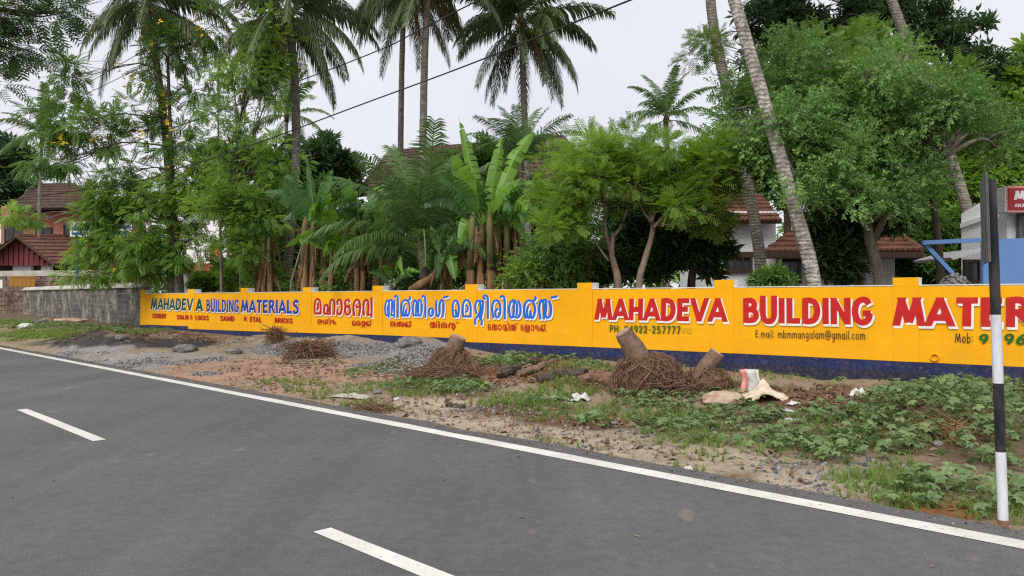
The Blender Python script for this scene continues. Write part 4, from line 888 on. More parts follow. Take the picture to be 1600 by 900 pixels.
def palm(label, trunk, dep, r0, r1, nf, key='old', scale=1., order=None, dead=0, nuts=0, seed=1, bark='palm_bark', group='coconut palms', az0=0., name='coconut_palm', base_z=.2, el=None):
    dep = max(dep, wall_dep(trunk[0][0]) + 1.2)
    r = random.Random(seed); pts = [P(x, y, dep + (q[0] if q else 0)) for x, y, *q in trunk]; b = PX(trunk[0][0], dep, base_z - .2) if trunk[0][1] > 400 else None
    if b is None: p0 = pts[0]; b = np.array([p0[0] + (pts[0][0] - pts[-1][0]) * .3, p0[1], base_z - .2])
    root = empty(name, (b[0], b[1], base_z), label, 'palm tree', group); n = 40 if len(pts) > 1 else 8
    path = spline([b] + pts, n); rr = [r0 + (r1 - r0) * min(1, i / (n - 1) * 1.1) + (.35 * r0 * max(0, 1 - i / 3.)) for i in range(n)]
    rr = [x * (1.015 if i % 2 else .99) for i, x in enumerate(rr)]
    mb = MB(); mb.tube(path, rr, 10, wob=.05); mb.build('trunk', MT[bark], root, True)
    top = path[-1]; meshes = FR[key]; off = Vector(top - np.array(root.location))
    if key != 'young': mb = MB(); mb.tube([top - (0, 0, .5), top - (0, 0, .1), top + (0, 0, .35)], [r1 * 1.1, r1 * 1.7, r1 * .5], 9, wob=.3); mb.build('crown_shaft', MT['palm_dead'], root, True)
    def put(me, az, sc, tilt=0.):
        o = bpy.data.objects.new('frond', me); COL.objects.link(o); o.parent = root; o.location = off + Vector((0, 0, r.uniform(-.25, .15)))
        o.rotation_euler = (r.uniform(-.25, .25), tilt + r.uniform(-.06, .06), az); o.scale = (sc, sc * r.choice((-1, 1)), sc)
    for i in range(nf):
        vi = min(int(i / nf * len(meshes)), len(meshes) - 1); put(meshes[vi], az0 + i * 2.399 + r.uniform(-.25, .25), scale * r.uniform(.85, 1.08))
    for i in range(dead): put(FR['dead'][i % 3], az0 + .7 + i * 2.1 + r.uniform(-.3, .3), scale * r.uniform(.85, 1.05))
    for i in range(nuts):
        a = i * 1.3; me = nut_mesh(); o = bpy.data.objects.new('coconut', me); COL.objects.link(o); o.parent = root
        o.location = off + Vector((math.cos(a) * r.uniform(.2, .4), math.sin(a) * r.uniform(.2, .4), -.25 - r.random() * .3)); o.scale = (scale,) * 3
    return root
_nut = []
def nut_mesh():
    if not _nut:
        mb = MB(); mb.tube([(0, 0, -.14), (0, 0, -.1), (0, 0, 0), (0, 0, .09), (0, 0, .13)], [.03, .09, .12, .085, .03], 8); me = bpy.data.meshes.new('coconut'); me.from_pydata(mb.v, [], mb.f); me.polygons.foreach_set('use_smooth', [True] * len(mb.f)); me.materials.append(MT['nut']); _nut.append(me)
    return _nut[0]
palm('coconut palm at upper left behind the yellow-flowered tree', [(268, 440), (262, 250), (246, 110), (228, 2)], 27, .16, .12, 30, dead=2, nuts=7, seed=3, scale=.88)
palm('coconut palm second from left, leafy climber at its crown', [(448, 440), (462, 260), (460, 120), (450, 18)], 26, .17, .13, 30, dead=4, nuts=4, seed=5, scale=.86)
palm('thin dark-trunked coconut palm, left of the close pair in the middle', [(627, 440), (626, 250), (628, 100), (632, -30)], 31, .13, .11, 28, dead=5, seed=8, scale=.86)
palm('pale-trunked coconut palm, right of the close pair in the middle', [(660, 440), (661, 220), (664, 80), (671, -58)], 27, .15, .12, 28, dead=5, seed=11, scale=.9)
palm('coconut palm with drooping crown right of the middle pair', [(826, 440), (822, 250), (818, 140), (815, 34)], 30, .15, .12, 32, dead=3, nuts=7, seed=14, scale=.88)
palm('near coconut palm with tall pale trunk leaning left across the right trees', [(1272, 446), (1240, 320), (1196, 165), (1147, 0), (1075, -240), (1035, -380)], 15.6, .155, .11, 16, seed=17, bark='palm_bark_w', nuts=5)
palm('coconut palm with thin grey trunk just left of the near leaning palm', [(1190, 440), (1180, 350), (1152, 210), (1118, 60), (1107, -40), (1100, -160), (1092, -300)], 24, .19, .14, 14, seed=20)
palm('small distant coconut palm with upright crown behind the feathery trees', [(1043, 440), (1043, 260), (1041, 185)], 45, .16, .12, 16, 'far', seed=23, scale=.95)
palm('coconut palm behind the right trees, trunk leaning left past the white shop', [(1538, 440), (1500, 290), (1440, 130), (1393, 0), (1352, -120), (1310, -250)], 25, .19, .14, 16, seed=26)
palm('small distant coconut palm behind the second palm trunk', [(440, 440), (445, 300), (448, 178)], 44, .13, .1, 15, 'far', seed=32, scale=.9)
palm('faint distant coconut palm at the left edge', [(60, 440), (62, 300), (66, 212)], 60, .16, .12, 14, 'far', seed=35, scale=1.1)
palm('young coconut palm with fronds springing low beside the banana clump', [(662, 440), (660, 405), (657, 378)], 21.5, .15, .1, 26, 'young', seed=38, scale=.82, bark='bark_d')
palm('young coconut palm with upright dark fronds behind the tall bananas', [(812, 440), (812, 330), (814, 252)], 24, .14, .1, 20, 'young', seed=41, scale=.55, bark='bark_d')

# ------------------------------------------------------------------ trees
tree('shade_tree', 'dark leafy branch of a tree hanging in at the top left corner', [(-260, 440), (-230, 200), (-150, 60)], 17, .25, .14, [(20, 15, 50, 28, 8), (75, 32, 42, 18, 6), (-15, 70, 45, 30, 8), (40, 75, 30, 16, 4), (-60, 10, 80, 50, 12), (105, 12, 20, 13, 3), (0, 132, 12, 10, 2)], 'feather', .42, 15, MT['leaf_dark'], MT['bark_d'], .35, seed=4)
tree('yellow_flowered_tree', 'tall slender tree with yellow flowers and dark trunk before the upper-left palm', [(283, 445), (272, 330), (266, 200), (262, 90)], 25, .12, .05,
     [(155, 210, 62, 42, 16), (115, 115, 30, 55, 9), (90, 190, 60, 36, 14), (95, 250, 55, 36, 16), (215, 180, 45, 40, 10), (265, 95, 55, 45, 11), (310, 150, 35, 60, 8), (270, 230, 60, 50, 13), (190, 270, 50, 30, 9), (330, 60, 25, 40, 4), (250, 60, 30, 25, 4)], 'pinnate', .36, 24, MT['leaf_mid'], MT['bark_d'], .42, seed=6, limb_from=.45, droop=.25)
tree('feathery_tree', 'bushy feathery green tree overhanging the block wall', [(278, 446), (274, 400), (262, 350)], 27, .15, .08,
     [(165, 335, 48, 40, 18), (205, 380, 70, 48, 26), (140, 392, 36, 28, 11), (190, 300, 45, 26, 10), (250, 320, 55, 50, 20), (235, 410, 45, 28, 12), (30, 338, 36, 12, 4), (320, 300, 50, 60, 20), (290, 385, 45, 45, 14), (140, 432, 36, 12, 6)], 'pinnate', .34, 40, MT['leaf_fresh'], MT['bark'], .45, seed=9, limb_from=.5, droop=.3)
tree('climber_tree', 'light green tree with leaning dark trunk left of the banana clump', [(420, 448), (398, 410), (370, 365), (362, 300)], 24.5, .14, .06,
     [(385, 110, 35, 42, 15), (415, 60, 40, 36, 12), (430, 120, 25, 50, 8), (395, 260, 50, 40, 18), (360, 200, 38, 50, 10), (340, 330, 50, 50, 20), (410, 330, 45, 42, 16), (440, 250, 30, 35, 7), (385, 390, 45, 30, 9)], 'pinnate', .28, 36, MT['leaf_fresh'], MT['bark_d'], .4, seed=12, limb_from=.35)
for i, (x0, x1, yt) in enumerate(((338, 345, 90), (368, 372, 150))):
    tree('thin_sapling', ('tall bare thin sapling between the two left palms', 'shorter bare thin sapling beside the climber-covered tree')[i], [(x0 + 8, 440), (x0 + 4, 260), (x1 - 5, yt)], 26, .06, .025,
         [(x1, yt + 20, 22, 30, 4), (x1 + 12, yt + 80, 26, 26, 4), (x1 - 14, yt + 130, 26, 30, 4)], 'spray', .4, 12, MT['leaf_grey'], MT['bark'], .4, 'thin saplings', seed=15 + i, limb_from=.6)
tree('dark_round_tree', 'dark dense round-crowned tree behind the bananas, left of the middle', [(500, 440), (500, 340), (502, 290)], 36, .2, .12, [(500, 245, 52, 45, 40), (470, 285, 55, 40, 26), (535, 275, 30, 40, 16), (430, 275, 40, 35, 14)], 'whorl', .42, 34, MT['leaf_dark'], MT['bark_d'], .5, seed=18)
tree('feathery_roadside_tree', 'feathery light green tree with forked trunk, left of the pair behind the wall', [(966, 448), (960, 415), (956, 395), (958, 365)], 17.6, .10, .045,
     blobs_in([(895, 285, 75, 42), (950, 255, 72, 34), (990, 285, 48, 36), (860, 345, 40, 26), (935, 318, 40, 14), (960, 218, 40, 12), (880, 240, 30, 14)], 34, 18, 34, 4, 21, 1.2), 'feather', .27, 34, MT['leaf_lime'], MT['bark_p'], .32, 'pair of feathery trees', seed=21, limb_from=.72, droop=-.25, extra_trunks=[([(955, 398), (947, 365), (945, 335), (940, 305)], .05, .02), ([(958, 370), (972, 350), (985, 310)], .045, .018), ([(951, 408), (935, 385), (925, 368)], .03, .012), ([(957, 380), (930, 345), (900, 315)], .035, .012)])
tree('feathery_roadside_tree', 'feathery light green tree with single slanting trunk, right of the pair behind the wall', [(998, 448), (1008, 405), (1020, 360), (1016, 330)], 17.4, .09, .05,
     blobs_in([(1060, 280, 78, 40), (1118, 285, 46, 34), (1030, 245, 55, 26), (1080, 308, 58, 16), (1012, 290, 32, 22), (1095, 240, 45, 16), (1125, 340, 30, 9)], 33, 18, 34, 4, 24, 1.2), 'feather', .27, 34, MT['leaf_lime'], MT['bark_p'], .32, 'pair of feathery trees', seed=24, limb_from=.75, droop=-.25, extra_trunks=[([(1021, 356), (1040, 335), (1065, 325)], .04, .016), ([(1022, 352), (1060, 350), (1105, 345)], .03, .012), ([(1018, 345), (1030, 310), (1035, 270)], .04, .016), ([(1018, 348), (1000, 320), (995, 280)], .035, .012)])
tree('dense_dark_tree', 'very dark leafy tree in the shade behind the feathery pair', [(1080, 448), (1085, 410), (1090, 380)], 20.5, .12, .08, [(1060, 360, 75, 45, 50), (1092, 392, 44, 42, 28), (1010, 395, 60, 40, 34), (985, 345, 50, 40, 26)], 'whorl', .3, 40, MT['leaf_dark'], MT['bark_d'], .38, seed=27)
tree('big_leafed_tree', 'big grey-barked tree with forked trunk and broad green crown at right', [(1375, 448), (1368, 410), (1358, 372), (1356, 345)], 17.5, .15, .09,
     blobs_in([(1300, 130, 110, 80), (1210, 190, 85, 70), (1400, 150, 100, 70), (1300, 240, 100, 60), (1380, 260, 90, 60), (1480, 210, 110, 80), (1240, 260, 60, 40), (1340, 310, 70, 34), (1430, 310, 60, 34), (1150, 220, 50, 55)], 88, 24, 46, 5, 30, 2.2), 'spray', .36, 27, MT['leaf_grey'], MT['bark'], .4, seed=30, limb_from=.7, extra_trunks=[([(1362, 380), (1385, 335), (1410, 290), (1440, 230)], .09, .03), ([(1357, 360), (1330, 320), (1300, 270)], .07, .025), ([(1358, 350), (1362, 300), (1360, 220)], .07, .025), ([(1410, 290), (1440, 265), (1475, 245)], .05, .02), ([(1300, 270), (1260, 220), (1220, 170)], .045, .018), ([(1360, 230), (1330, 160), (1300, 110)], .05, .02), ([(1362, 240), (1390, 170), (1410, 110)], .05, .02)])
tree('lime_crowned_tree', 'fresh green feathery tree spreading over the top of the right group', [(1470, 445), (1460, 330), (1440, 220)], 19.5, .13, .06, blobs_in([(1290, 90, 80, 34), (1370, 85, 75, 34), (1440, 120, 65, 36), (1220, 140, 55, 40), (1140, 95, 50, 30), (1280, 180, 60, 40), (1360, 200, 60, 36), (1470, 200, 60, 40)], 40, 22, 40, 4, 33, 2.6), 'feather', .24, 44, MT['leaf_olive'], MT['bark_d'], .36, seed=33, limb_from=.5)
tree('tall_dark_tree', 'tall dark small-leafed tree rising behind the right group at the top edge', [(1400, 440), (1410, 250), (1400, 100)], 30, .3, .16,
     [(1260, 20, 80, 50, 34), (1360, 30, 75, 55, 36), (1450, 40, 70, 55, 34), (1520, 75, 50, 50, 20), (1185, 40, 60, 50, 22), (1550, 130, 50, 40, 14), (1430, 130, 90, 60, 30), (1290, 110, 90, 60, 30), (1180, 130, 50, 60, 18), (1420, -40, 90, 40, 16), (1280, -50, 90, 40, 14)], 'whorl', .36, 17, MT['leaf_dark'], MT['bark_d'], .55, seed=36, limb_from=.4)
tree('bright_tree', 'bright yellow-green broadleaf tree behind the shop sign', [(1590, 440), (1585, 340), (1580, 290)], 30, .2, .1, [(1560, 275, 60, 40, 36), (1480, 295, 55, 40, 28), (1620, 260, 60, 50, 26), (1580, 190, 60, 50, 26), (1540, 225, 60, 50, 26), (1550, 150, 55, 45, 20), (1600, 110, 40, 45, 16), (1440, 330, 45, 36, 18)], 'big', .42, 34, MT['leaf_lime'], MT['bark_d'], .5, seed=39)
tree('shaded_tree', 'deep green tree in shade between the bungalow and the shop', [(1460, 440), (1465, 400), (1460, 370)], 29, .15, .1, [(1450, 400, 50, 45, 40), (1490, 370, 40, 45, 26), (1410, 350, 50, 45, 30), (1500, 410, 30, 35, 14), (1440, 440, 60, 20, 14)], 'whorl', .4, 36, MT['leaf_mid'], MT['bark_d'], .45, seed=42)
tree('jackfruit_tree', 'reddish-trunked tree with dark glossy leaves beside the grey forked trunk', [(1344, 448), (1344, 420), (1342, 390)], 18.6, .17, .13, [(1310, 395, 34, 40, 24), (1330, 345, 44, 34, 22), (1292, 345, 30, 30, 10), (1395, 330, 36, 30, 10)], 'whorl', .32, 32, MT['leaf_dark'], MT['bark_p'], .34, seed=45)
tree('edge_tree', 'dark distant tree mass at the left edge above the far house', [(-20, 440), (-15, 330), (-5, 270)], 70, .4, .25, [(5, 250, 35, 40, 20), (-20, 300, 40, 45, 18), (20, 300, 26, 25, 8)], 'whorl', .9, 30, MT['leaf_dark'], MT['bark_d'], 1., seed=48)
tree('rear_tree', 'mid green tree filling the gap behind the young palm and bananas', [(700, 440), (705, 380), (708, 340)], 33, .2, .12, [(700, 268, 45, 32, 16), (760, 250, 40, 30, 12), (690, 330, 60, 45, 30), (760, 330, 60, 60, 34), (830, 320, 60, 60, 30), (610, 390, 60, 45, 26), (720, 400, 80, 45, 34), (880, 380, 60, 60, 30), (530, 380, 60, 60, 30), (770, 270, 40, 30, 10)], 'whorl', .45, 30, MT['leaf_mid'], MT['bark_d'], .55, seed=51)
tree('rear_tree', 'dull green tree behind the leaning sapling trunks left of the bananas', [(420, 440), (425, 380), (430, 340)], 34, .2, .12, [(410, 350, 60, 60, 34), (460, 390, 60, 50, 30), (350, 270, 60, 50, 16), (480, 320, 45, 45, 18), (400, 420, 70, 30, 16)], 'whorl', .45, 28, MT['leaf_mid'], MT['bark_d'], .55, seed=54)
tree('rear_tree', 'grey green tree at mid distance behind the bungalow roof', [(1230, 440), (1230, 330), (1225, 280)], 36, .22, .13, [(1220, 270, 70, 60, 34), (1160, 225, 50, 40, 14), (1300, 260, 70, 60, 30), (1380, 290, 60, 50, 26), (1110, 320, 30, 40, 10)], 'whorl', .5, 30, MT['leaf_mid'], MT['bark_d'], .6, seed=57)
# shrubs just behind the wall
plant_bush('shrub', 'shaded green shrub behind the wall left of the feathery pair', 875, 410, 50, 40, 19, 34, 'spray', .34, 36, 'leaf_mid', 'shrubs behind the wall')
plant_bush('shrub', 'dark low shrub between the bananas and the feathery pair', 925, 418, 40, 34, 19.4, 26, 'whorl', .26, 36, 'leaf_dark', 'shrubs behind the wall')
plant_bush('shrub', 'pale yellow-green shrub just over the wall beside the tall bananas', 822, 432, 26, 20, 18.6, 12, 'spray', .3, 30, 'leaf_lime', 'shrubs behind the wall')
plant_bush('shrub', 'small round shrub at the foot of the bungalow palm', 1205, 437, 26, 14, 15.6, 12, 'whorl', .18, 34, 'leaf_mid', 'shrubs behind the wall')
plant_bush('shrub', 'clipped bright green bush below the orange awning', 322, 442, 22, 12, 31, 14, 'whorl', .26, 32, 'leaf_lime', 'shrubs behind the wall')
plant_bush('shrub', 'spiky pale green plant beside the orange awning house', 359, 438, 14, 18, 30, 8, 'pinnate', .45, 20, 'leaf_lime', 'shrubs behind the wall')
plant_bush('shrub', 'low weedy shrub behind the wall near the leaning bamboo pole', 430, 440, 36, 16, 25.5, 14, 'spray', .36, 26, 'leaf_fresh', 'shrubs behind the wall')
plant_bush('shrub', 'dense undergrowth shrub under the banana leaves', 560, 432, 60, 24, 23.5, 26, 'spray', .36, 30, 'leaf_mid', 'shrubs behind the wall')
plant_bush('shrub', 'undergrowth shrub beneath the young coconut palm', 660, 432, 50, 24, 22.8, 20, 'spray', .36, 28, 'leaf_mid', 'shrubs behind the wall')

# ------------------------------------------------------------------ bananas
def banana_leaf(A, B, width, arch, roll, mat, parent, rng, tear=.42, fold=.25):
    A, B = np.array(A, float), np.array(B, float); L_ = np.linalg.norm(B - A); n = 16
    mid = (A + B) / 2 + np.array([0, 0, arch * L_]); path = spline([A, mid, B], n + 1)
    V = []; F = []; T_ = []; tone = rng.random() * .5
    ax = (B - A) / L_; view = np.array([math.sin(roll), -math.cos(roll), .35]); side0 = np.cross(ax, view); side0 /= np.linalg.norm(side0) + 1e-9
    prof = lambda t: max(0., math.sin(math.pi * min(1., max(0, (t - .16)) / .84) ** .62)) ** .7 if t > .16 else 0.
    for i in range(n):
        t0, t1 = i / n, (i + 1) / n; p0, p1 = path[i], path[i + 1]; tg = p1 - p0; tg /= np.linalg.norm(tg); up = np.cross(side0, tg); up = up if up[2] > 0 else -up
        w0, w1 = width * prof(t0), width * prof(t1)
        o = len(V); r_ = .016 * (1 - t0) + .004
        V += [p0 - side0 * r_ + up * .004, p0 + side0 * r_ + up * .004, p1 + side0 * r_ * .9 + up * .004, p1 - side0 * r_ * .9 + up * .004]; F.append((o, o + 1, o + 2, o + 3)); T_ += [1.] * 4
        if w1 < .01: continue
        for s in (-1, 1):
            dr = rng.random(); dz = (fold + (rng.random() * 1.1 if dr < tear else 0)) ; g = rng.uniform(.1, .3) if dr < tear else 0.
            def edge(p, w, f): return p + side0 * s * w * f - up * dz * w * f * f
            a0 = p0 + tg * g * L_ / n; tt = min(1, max(0, .15 + tone + rng.normal(0, .08)))
            o = len(V); V += [p0, edge(a0, w0, .5), edge(p1, w1, .5), p1, edge(a0, w0, 1.), edge(p1 - tg * g * L_ / n, w1, 1.)]
            F += [(o, o + 1, o + 2, o + 3), (o + 1, o + 4, o + 5, o + 2)]; T_ += [tt] * 6
    return link('leaf', npmesh('leaf', np.array(V), np.array(F), True, T_), parent, MT[mat])
def banana(label, px, dep, py_top, r0, leaves, seed, stems=1, nrand=4, size=1., mats=('banana', 'banana_d'), skirt=6, py0=452):
    dep = max(dep, wall_dep(px) + .9)
    rng = np.random.default_rng(seed); b = PX(px, dep, .2); top = P(px, py_top, dep); root = empty('banana_plant', b, label, 'banana plant', 'banana plants behind the wall')
    for k in range(stems):
        dx = (k - (stems - 1) / 2) * r0 * 1.9; tp = top + np.array([dx * .8, rng.normal(0, .15), -k * .12 * (k % 2)])
        mb = MB(); mb.tube(spline([b + (dx, 0, -.2), (b + tp) / 2 + (dx * .5 + rng.normal(0, .03), 0, 0), tp], 10), list(np.linspace(r0 * 1.15, r0 * .5, 10)), 11, wob=.3); mb.build('stem', MT['dry'], root, True); mid_ = b + (tp - b) * .62; mb = MB(); mb.tube([mid_ + (dx * .45, 0, 0), tp - (0, 0, .05), tp + (0, 0, .22)], [r0 * .82, r0 * .6, r0 * .25], 9, wob=.25); mb.build('leaf_sheath', MT['sheath'], root, True)
    for k in range(int(skirt * 2.2)):                                  # dry hanging sheaths
        a = rng.random() * 6.28; q = b + (top - b) * rng.uniform(.45, 1.06) + np.array([math.cos(a) * r0 * stems * .8, math.sin(a) * r0, 0]); e = q + np.array([math.cos(a) * rng.uniform(.03, .35), math.sin(a) * .2, -rng.uniform(.5, 1.3)])
        o = banana_leaf(q, e, rng.uniform(.05, .12), rng.uniform(.02, .2), rng.normal(0, .5), 'palm_dead', root, rng, .8, .6); o.name = 'dry_leaf'
    for lf in leaves:
        x0, y0, x1, y1, w, arch, mi = lf[:7]; banana_leaf(P(x0, y0, dep + rng.normal(0, .1)), P(x1, y1, dep + (lf[7] if len(lf) > 7 else rng.normal(0, .35))), w, arch, rng.normal(0, .35), mats[mi], root, rng)
    for k in range(nrand + 3):
        a = rng.random() * 6.28; l = size * rng.uniform(1.1, 1.8); el = rng.uniform(-.5, 1.0); e = top + l * np.array([math.cos(a) * math.cos(el), math.sin(a) * math.cos(el), math.sin(el)])
        banana_leaf(top - (0, 0, .1), e, .24 * size * rng.uniform(.8, 1.2), .28 * (1.2 - el), a, mats[int(rng.random() < .7)], root, rng, .65)
    return root
banana('tall banana clump with brown ragged stems and a broad upright leaf, centre', 752, 20.2, 345, .15, [(752, 345, 706, 238, .30, .04, 0, -.3), (757, 345, 716, 182, .17, .0, 0, .5), (760, 345, 786, 206, .20, .0, 0, .4), (765, 345, 838, 200, .22, .12, 0, .8), (762, 350, 835, 285, .26, .22, 1, .2), (748, 350, 715, 385, .24, .35, 0, -.3), (765, 350, 800, 330, .24, .35, 1), (755, 345, 742, 250, .2, .05, 1, 1.)], 61, 3, 3)
banana('banana clump with shredded drooping leaves, right of the tallest one', 792, 20.6, 350, .14, [(792, 350, 775, 235, .2, .02, 1), (795, 350, 835, 300, .26, .3, 0), (790, 352, 780, 372, .24, .6, 1)], 64, 3, 4, skirt=14)
banana('banana plant with thick orange-brown stems and ragged top, left clump', 490, 22.6, 350, .15, [(490, 350, 448, 268, .27, .05, 1), (485, 352, 408, 300, .24, .2, 1), (495, 350, 520, 262, .18, .1, 1), (488, 350, 440, 345, .2, .35, 1), (494, 348, 478, 240, .12, .0, 1)], 67, 3, 4, skirt=12)
banana('banana plant with one broad pale leaf facing the road', 518, 21.9, 392, .09, [(520, 395, 512, 310, .28, .05, 0, -.5), (522, 398, 536, 352, .18, .1, 0, -.6), (516, 396, 478, 372, .2, .3, 1)], 70, 1, 2, .8, skirt=4)
banana('banana plant with a fan of drooping leaves in the middle of the left clump', 562, 22.2, 345, .10, [(562, 348, 545, 275, .24, .06, 0), (562, 345, 520, 275, .18, .25, 1), (565, 345, 610, 290, .20, .3, 0), (566, 348, 625, 300, .18, .25, 1), (560, 350, 600, 400, .22, .5, 1), (562, 350, 530, 385, .2, .4, 1)], 73, 2, 4)
banana('young banana plant with a glowing upright leaf beside the red pier', 596, 21.6, 400, .07, [(597, 405, 596, 302, .22, .02, 0, -.6), (600, 402, 640, 372, .22, .35, 1), (594, 404, 570, 380, .2, .3, 1)], 76, 1, 2, .8, skirt=3)
banana('small bright banana sucker just behind the wall top', 612, 20.2, 440, .05, [(612, 440, 632, 432, .18, .75, 0, -.4), (612, 442, 598, 415, .12, .3, 0)], 79, 1, 1, .5, skirt=1)
banana('banana sucker with hanging shredded leaf below the tall clump', 690, 20.4, 400, .07, [(690, 400, 682, 440, .16, .5, 1, -.4), (692, 402, 720, 372, .2, .3, 1), (694, 410, 712, 440, .2, .5, 0, -.5), (688, 402, 672, 352, .12, .1, 1)], 82, 1, 1, .8, skirt=5)
banana('low banana plant half hidden by the feathery trees', 882, 19.6, 385, .07, [(882, 385, 862, 325, .22, .06, 0, -.3), (884, 388, 905, 345, .2, .2, 1), (880, 388, 850, 400, .2, .4, 1)], 85, 1, 2, .8, skirt=3)
banana('ragged brown banana stump plant beside the leaning sapling trunk', 418, 24, 375, .12, [(418, 375, 395, 350, .2, .3, 1)], 88, 2, 1, .8, skirt=10)
mb = MB(); mb.tube([PX(452, 24.1, .3), P(455, 440, 24.1), P(478, 362, 24.3)], [.035, .033, .026], 7); o = mb.build('bamboo_pole', MT['bark'], None, True); tag(o, 'pale bare pole leaning against the left banana clump', 'pole')
mb = MB(); mb.tube(spline([P(640, 455, 21), P(668, 438, 20.9), P(695, 420, 20.9)], 8), [.1, .12, .13, .12, .12, .11, .1, .06], 8, wob=.4); o = mb.build('fallen_stem', MT['dry'], None, True); tag(o, 'fallen brown banana stem lying behind the wall', 'stem')

# distant belt of trees closing the horizon
rng = np.random.default_rng(99); n = 5200; xs = rng.uniform(-130, 150, n); hh = rng.random(n) ** .7 * (6 + 5 * vnoise(xs, xs * 0, .08, 4)); ys = 92 + rng.normal(0, 6, n) + np.abs(xs) * .05
pos = np.c_[xs, ys, hh + .2]; V, F, t = scatter(*TPL['big'], pos, unit(rng.normal(0, 1, (n, 3))), unit(np.array([0, -.4, 1.]) + rng.normal(0, .3, (n, 3))), rng.uniform(1., 1.9, n))
tag(link('distant_trees', npmesh('distant_trees', V, F, False, t), None, MT['leaf_mid']), 'far belt of dull green trees closing the horizon', 'trees', kind='stuff')
# ------------------------------------------------------------------ verge cover: weeds, grass, stones, litter
rng = np.random.default_rng(2024)
def density(px, py, ells, V, seed):
    n = .65 * fbm(V[:, 0], V[:, 1], 1.0, 3, seed) + .35 * fbm(V[:, 0], V[:, 1], 3.2, 2, seed + 9); d = np.zeros(len(V))
    for (cx, cy, rx, ry, w) in ells:
        q = np.sqrt(((px - cx) / rx) ** 2 + ((py - cy) / ry) ** 2) + (n - .44) * 3.4; d = np.maximum(d, w * np.clip((1.1 - q) / .4, 0, 1))
    return d
def sample(ells, per_m2, seed, v0=-6., v1=46.):
    n = int((v1 - v0) * 8.6 * per_m2); v = rng.uniform(v0, v1, n); uw = 13.9 - .1244 * (v - 1.74) - .15; u = EDGE + .02 + rng.random(n) * 8.6; ok = u < uw; u, v = u[ok], v[ok]
    X = u * RN[0] + v * RD[0]; Y = u * RN[1] + v * RD[1]; V = np.c_[X, Y, hgt(X, Y)]; px, py, yc = project(V)
    ok = (yc > 2) & (px > -60) & (px < 1680); V, px, py = V[ok], px[ok], py[ok]; keep = rng.random(len(V)) < density(px, py, ells, V, seed)
    return V[keep]
def t_tuft(n=9, seed=1, spread=.5):
    r = random.Random(seed); Q = []
    for i in range(n):
        a = r.uniform(0, 6.28); l = r.uniform(.5, 1.); lean = r.uniform(.1, spread); b = np.array([r.uniform(-.12, .12), r.uniform(-.12, .12), 0]); d = np.array([math.cos(a), math.sin(a), 0]); s = np.array([-math.sin(a), math.cos(a), 0]) * .026
        m = b + d * lean * l * .4 + np.array([0, 0, l * .6]); t = b + d * lean * l * 1.1 + np.array([0, 0, l * .95])
        Q += [[b - s, b + s, m + s * .8, m - s * .8], [m - s * .8, m + s * .8, t + s * .1, t - s * .1]]
    return tquads(Q)
def t_lobed():
    V = [(0, 0, 0)]; k = 10
    for i in range(k):
        a = 2 * math.pi * i / k + .3; r_ = 1. if i % 2 == 0 else .62; V.append((math.cos(a) * r_, math.sin(a) * r_, .10 if i % 2 else -.16))
    return np.array(V), np.array([(0, 1 + i, 1 + (i + 1) % k) for i in range(k)])
def t_stone(seed):
    r = random.Random(seed); V = [(0, 0, .7), (0, 0, -.7)] + [(math.cos(a) * r.uniform(.7, 1.1), math.sin(a) * r.uniform(.7, 1.1), r.uniform(-.25, .25)) for a in [i * 2 * math.pi / 5 for i in range(5)]]
    return np.array(V), np.array([(0, 2 + i, 2 + (i + 1) % 5) for i in range(5)] + [(1, 2 + (i + 1) % 5, 2 + i) for i in range(5)])
def stuff(name, label, cat, tpl, pos, size, mat, tilt=.3, tint=None, flat=True):
    n = len(pos); a = rng.uniform(0, 6.28, n); D = np.c_[np.cos(a), np.sin(a), np.zeros(n)]; U = unit(np.array([0, 0, 1.]) + rng.normal(0, tilt, (n, 3)))
    D = unit(D - U * np.sum(D * U, 1)[:, None]); V, F, t = scatter(*tpl, pos, D, U, size, tint); return tag(link(name, npmesh(name, V, F, False, t), None, MT[mat]), label, cat, kind='stuff')
WEED = [(1500, 632, 150, 42, 1.), (1560, 690, 120, 60, .9), (1380, 690, 220, 30, .9), (1150, 655, 210, 26, .95), (1060, 632, 110, 18, .9), (1450, 772, 120, 30, .9), (1560, 780, 110, 40, .8), (1250, 690, 130, 26, .8), (1390, 648, 60, 18, .6), (1120, 690, 90, 20, .5), (620, 585, 60, 14, .6), (700, 600, 90, 14, .75), (880, 630, 70, 12, .55), (520, 612, 40, 8, .5), (790, 570, 45, 9, .7), (850, 560, 60, 6, .5), (160, 504, 60, 9, .7), (190, 512, 50, 7, .6), (90, 508, 60, 10, .5), (1210, 645, 60, 12, .35), (930, 572, 30, 6, .6), (1300, 720, 90, 18, .55)]
GRASS = [(30, 525, 95, 9, 1.), (60, 502, 120, 12, .9), (840, 618, 140, 26, 1.), (930, 640, 130, 20, .6), (760, 632, 60, 10, .7), (1390, 735, 160, 40, 1.), (1290, 660, 150, 22, .9), (560, 634, 46, 6, 1.), (600, 640, 40, 5, .8), (900, 700, 70, 12, .35), (1050, 690, 60, 24, .6), (1380, 790, 140, 16, .7), (1000, 650, 160, 20, .5), (640, 615, 120, 14, .45), (720, 605, 90, 12, .5), (1480, 660, 120, 60, .35), (1560, 800, 90, 28, .5), (1030, 735, 170, 8, .5), (880, 690, 80, 8, .4), (460, 600, 70, 5, .35), (1250, 700, 230, 30, .4), (480, 612, 50, 6, .5), (900, 580, 200, 12, .15), (1200, 590, 300, 10, .3), (150, 515, 110, 10, .5)]
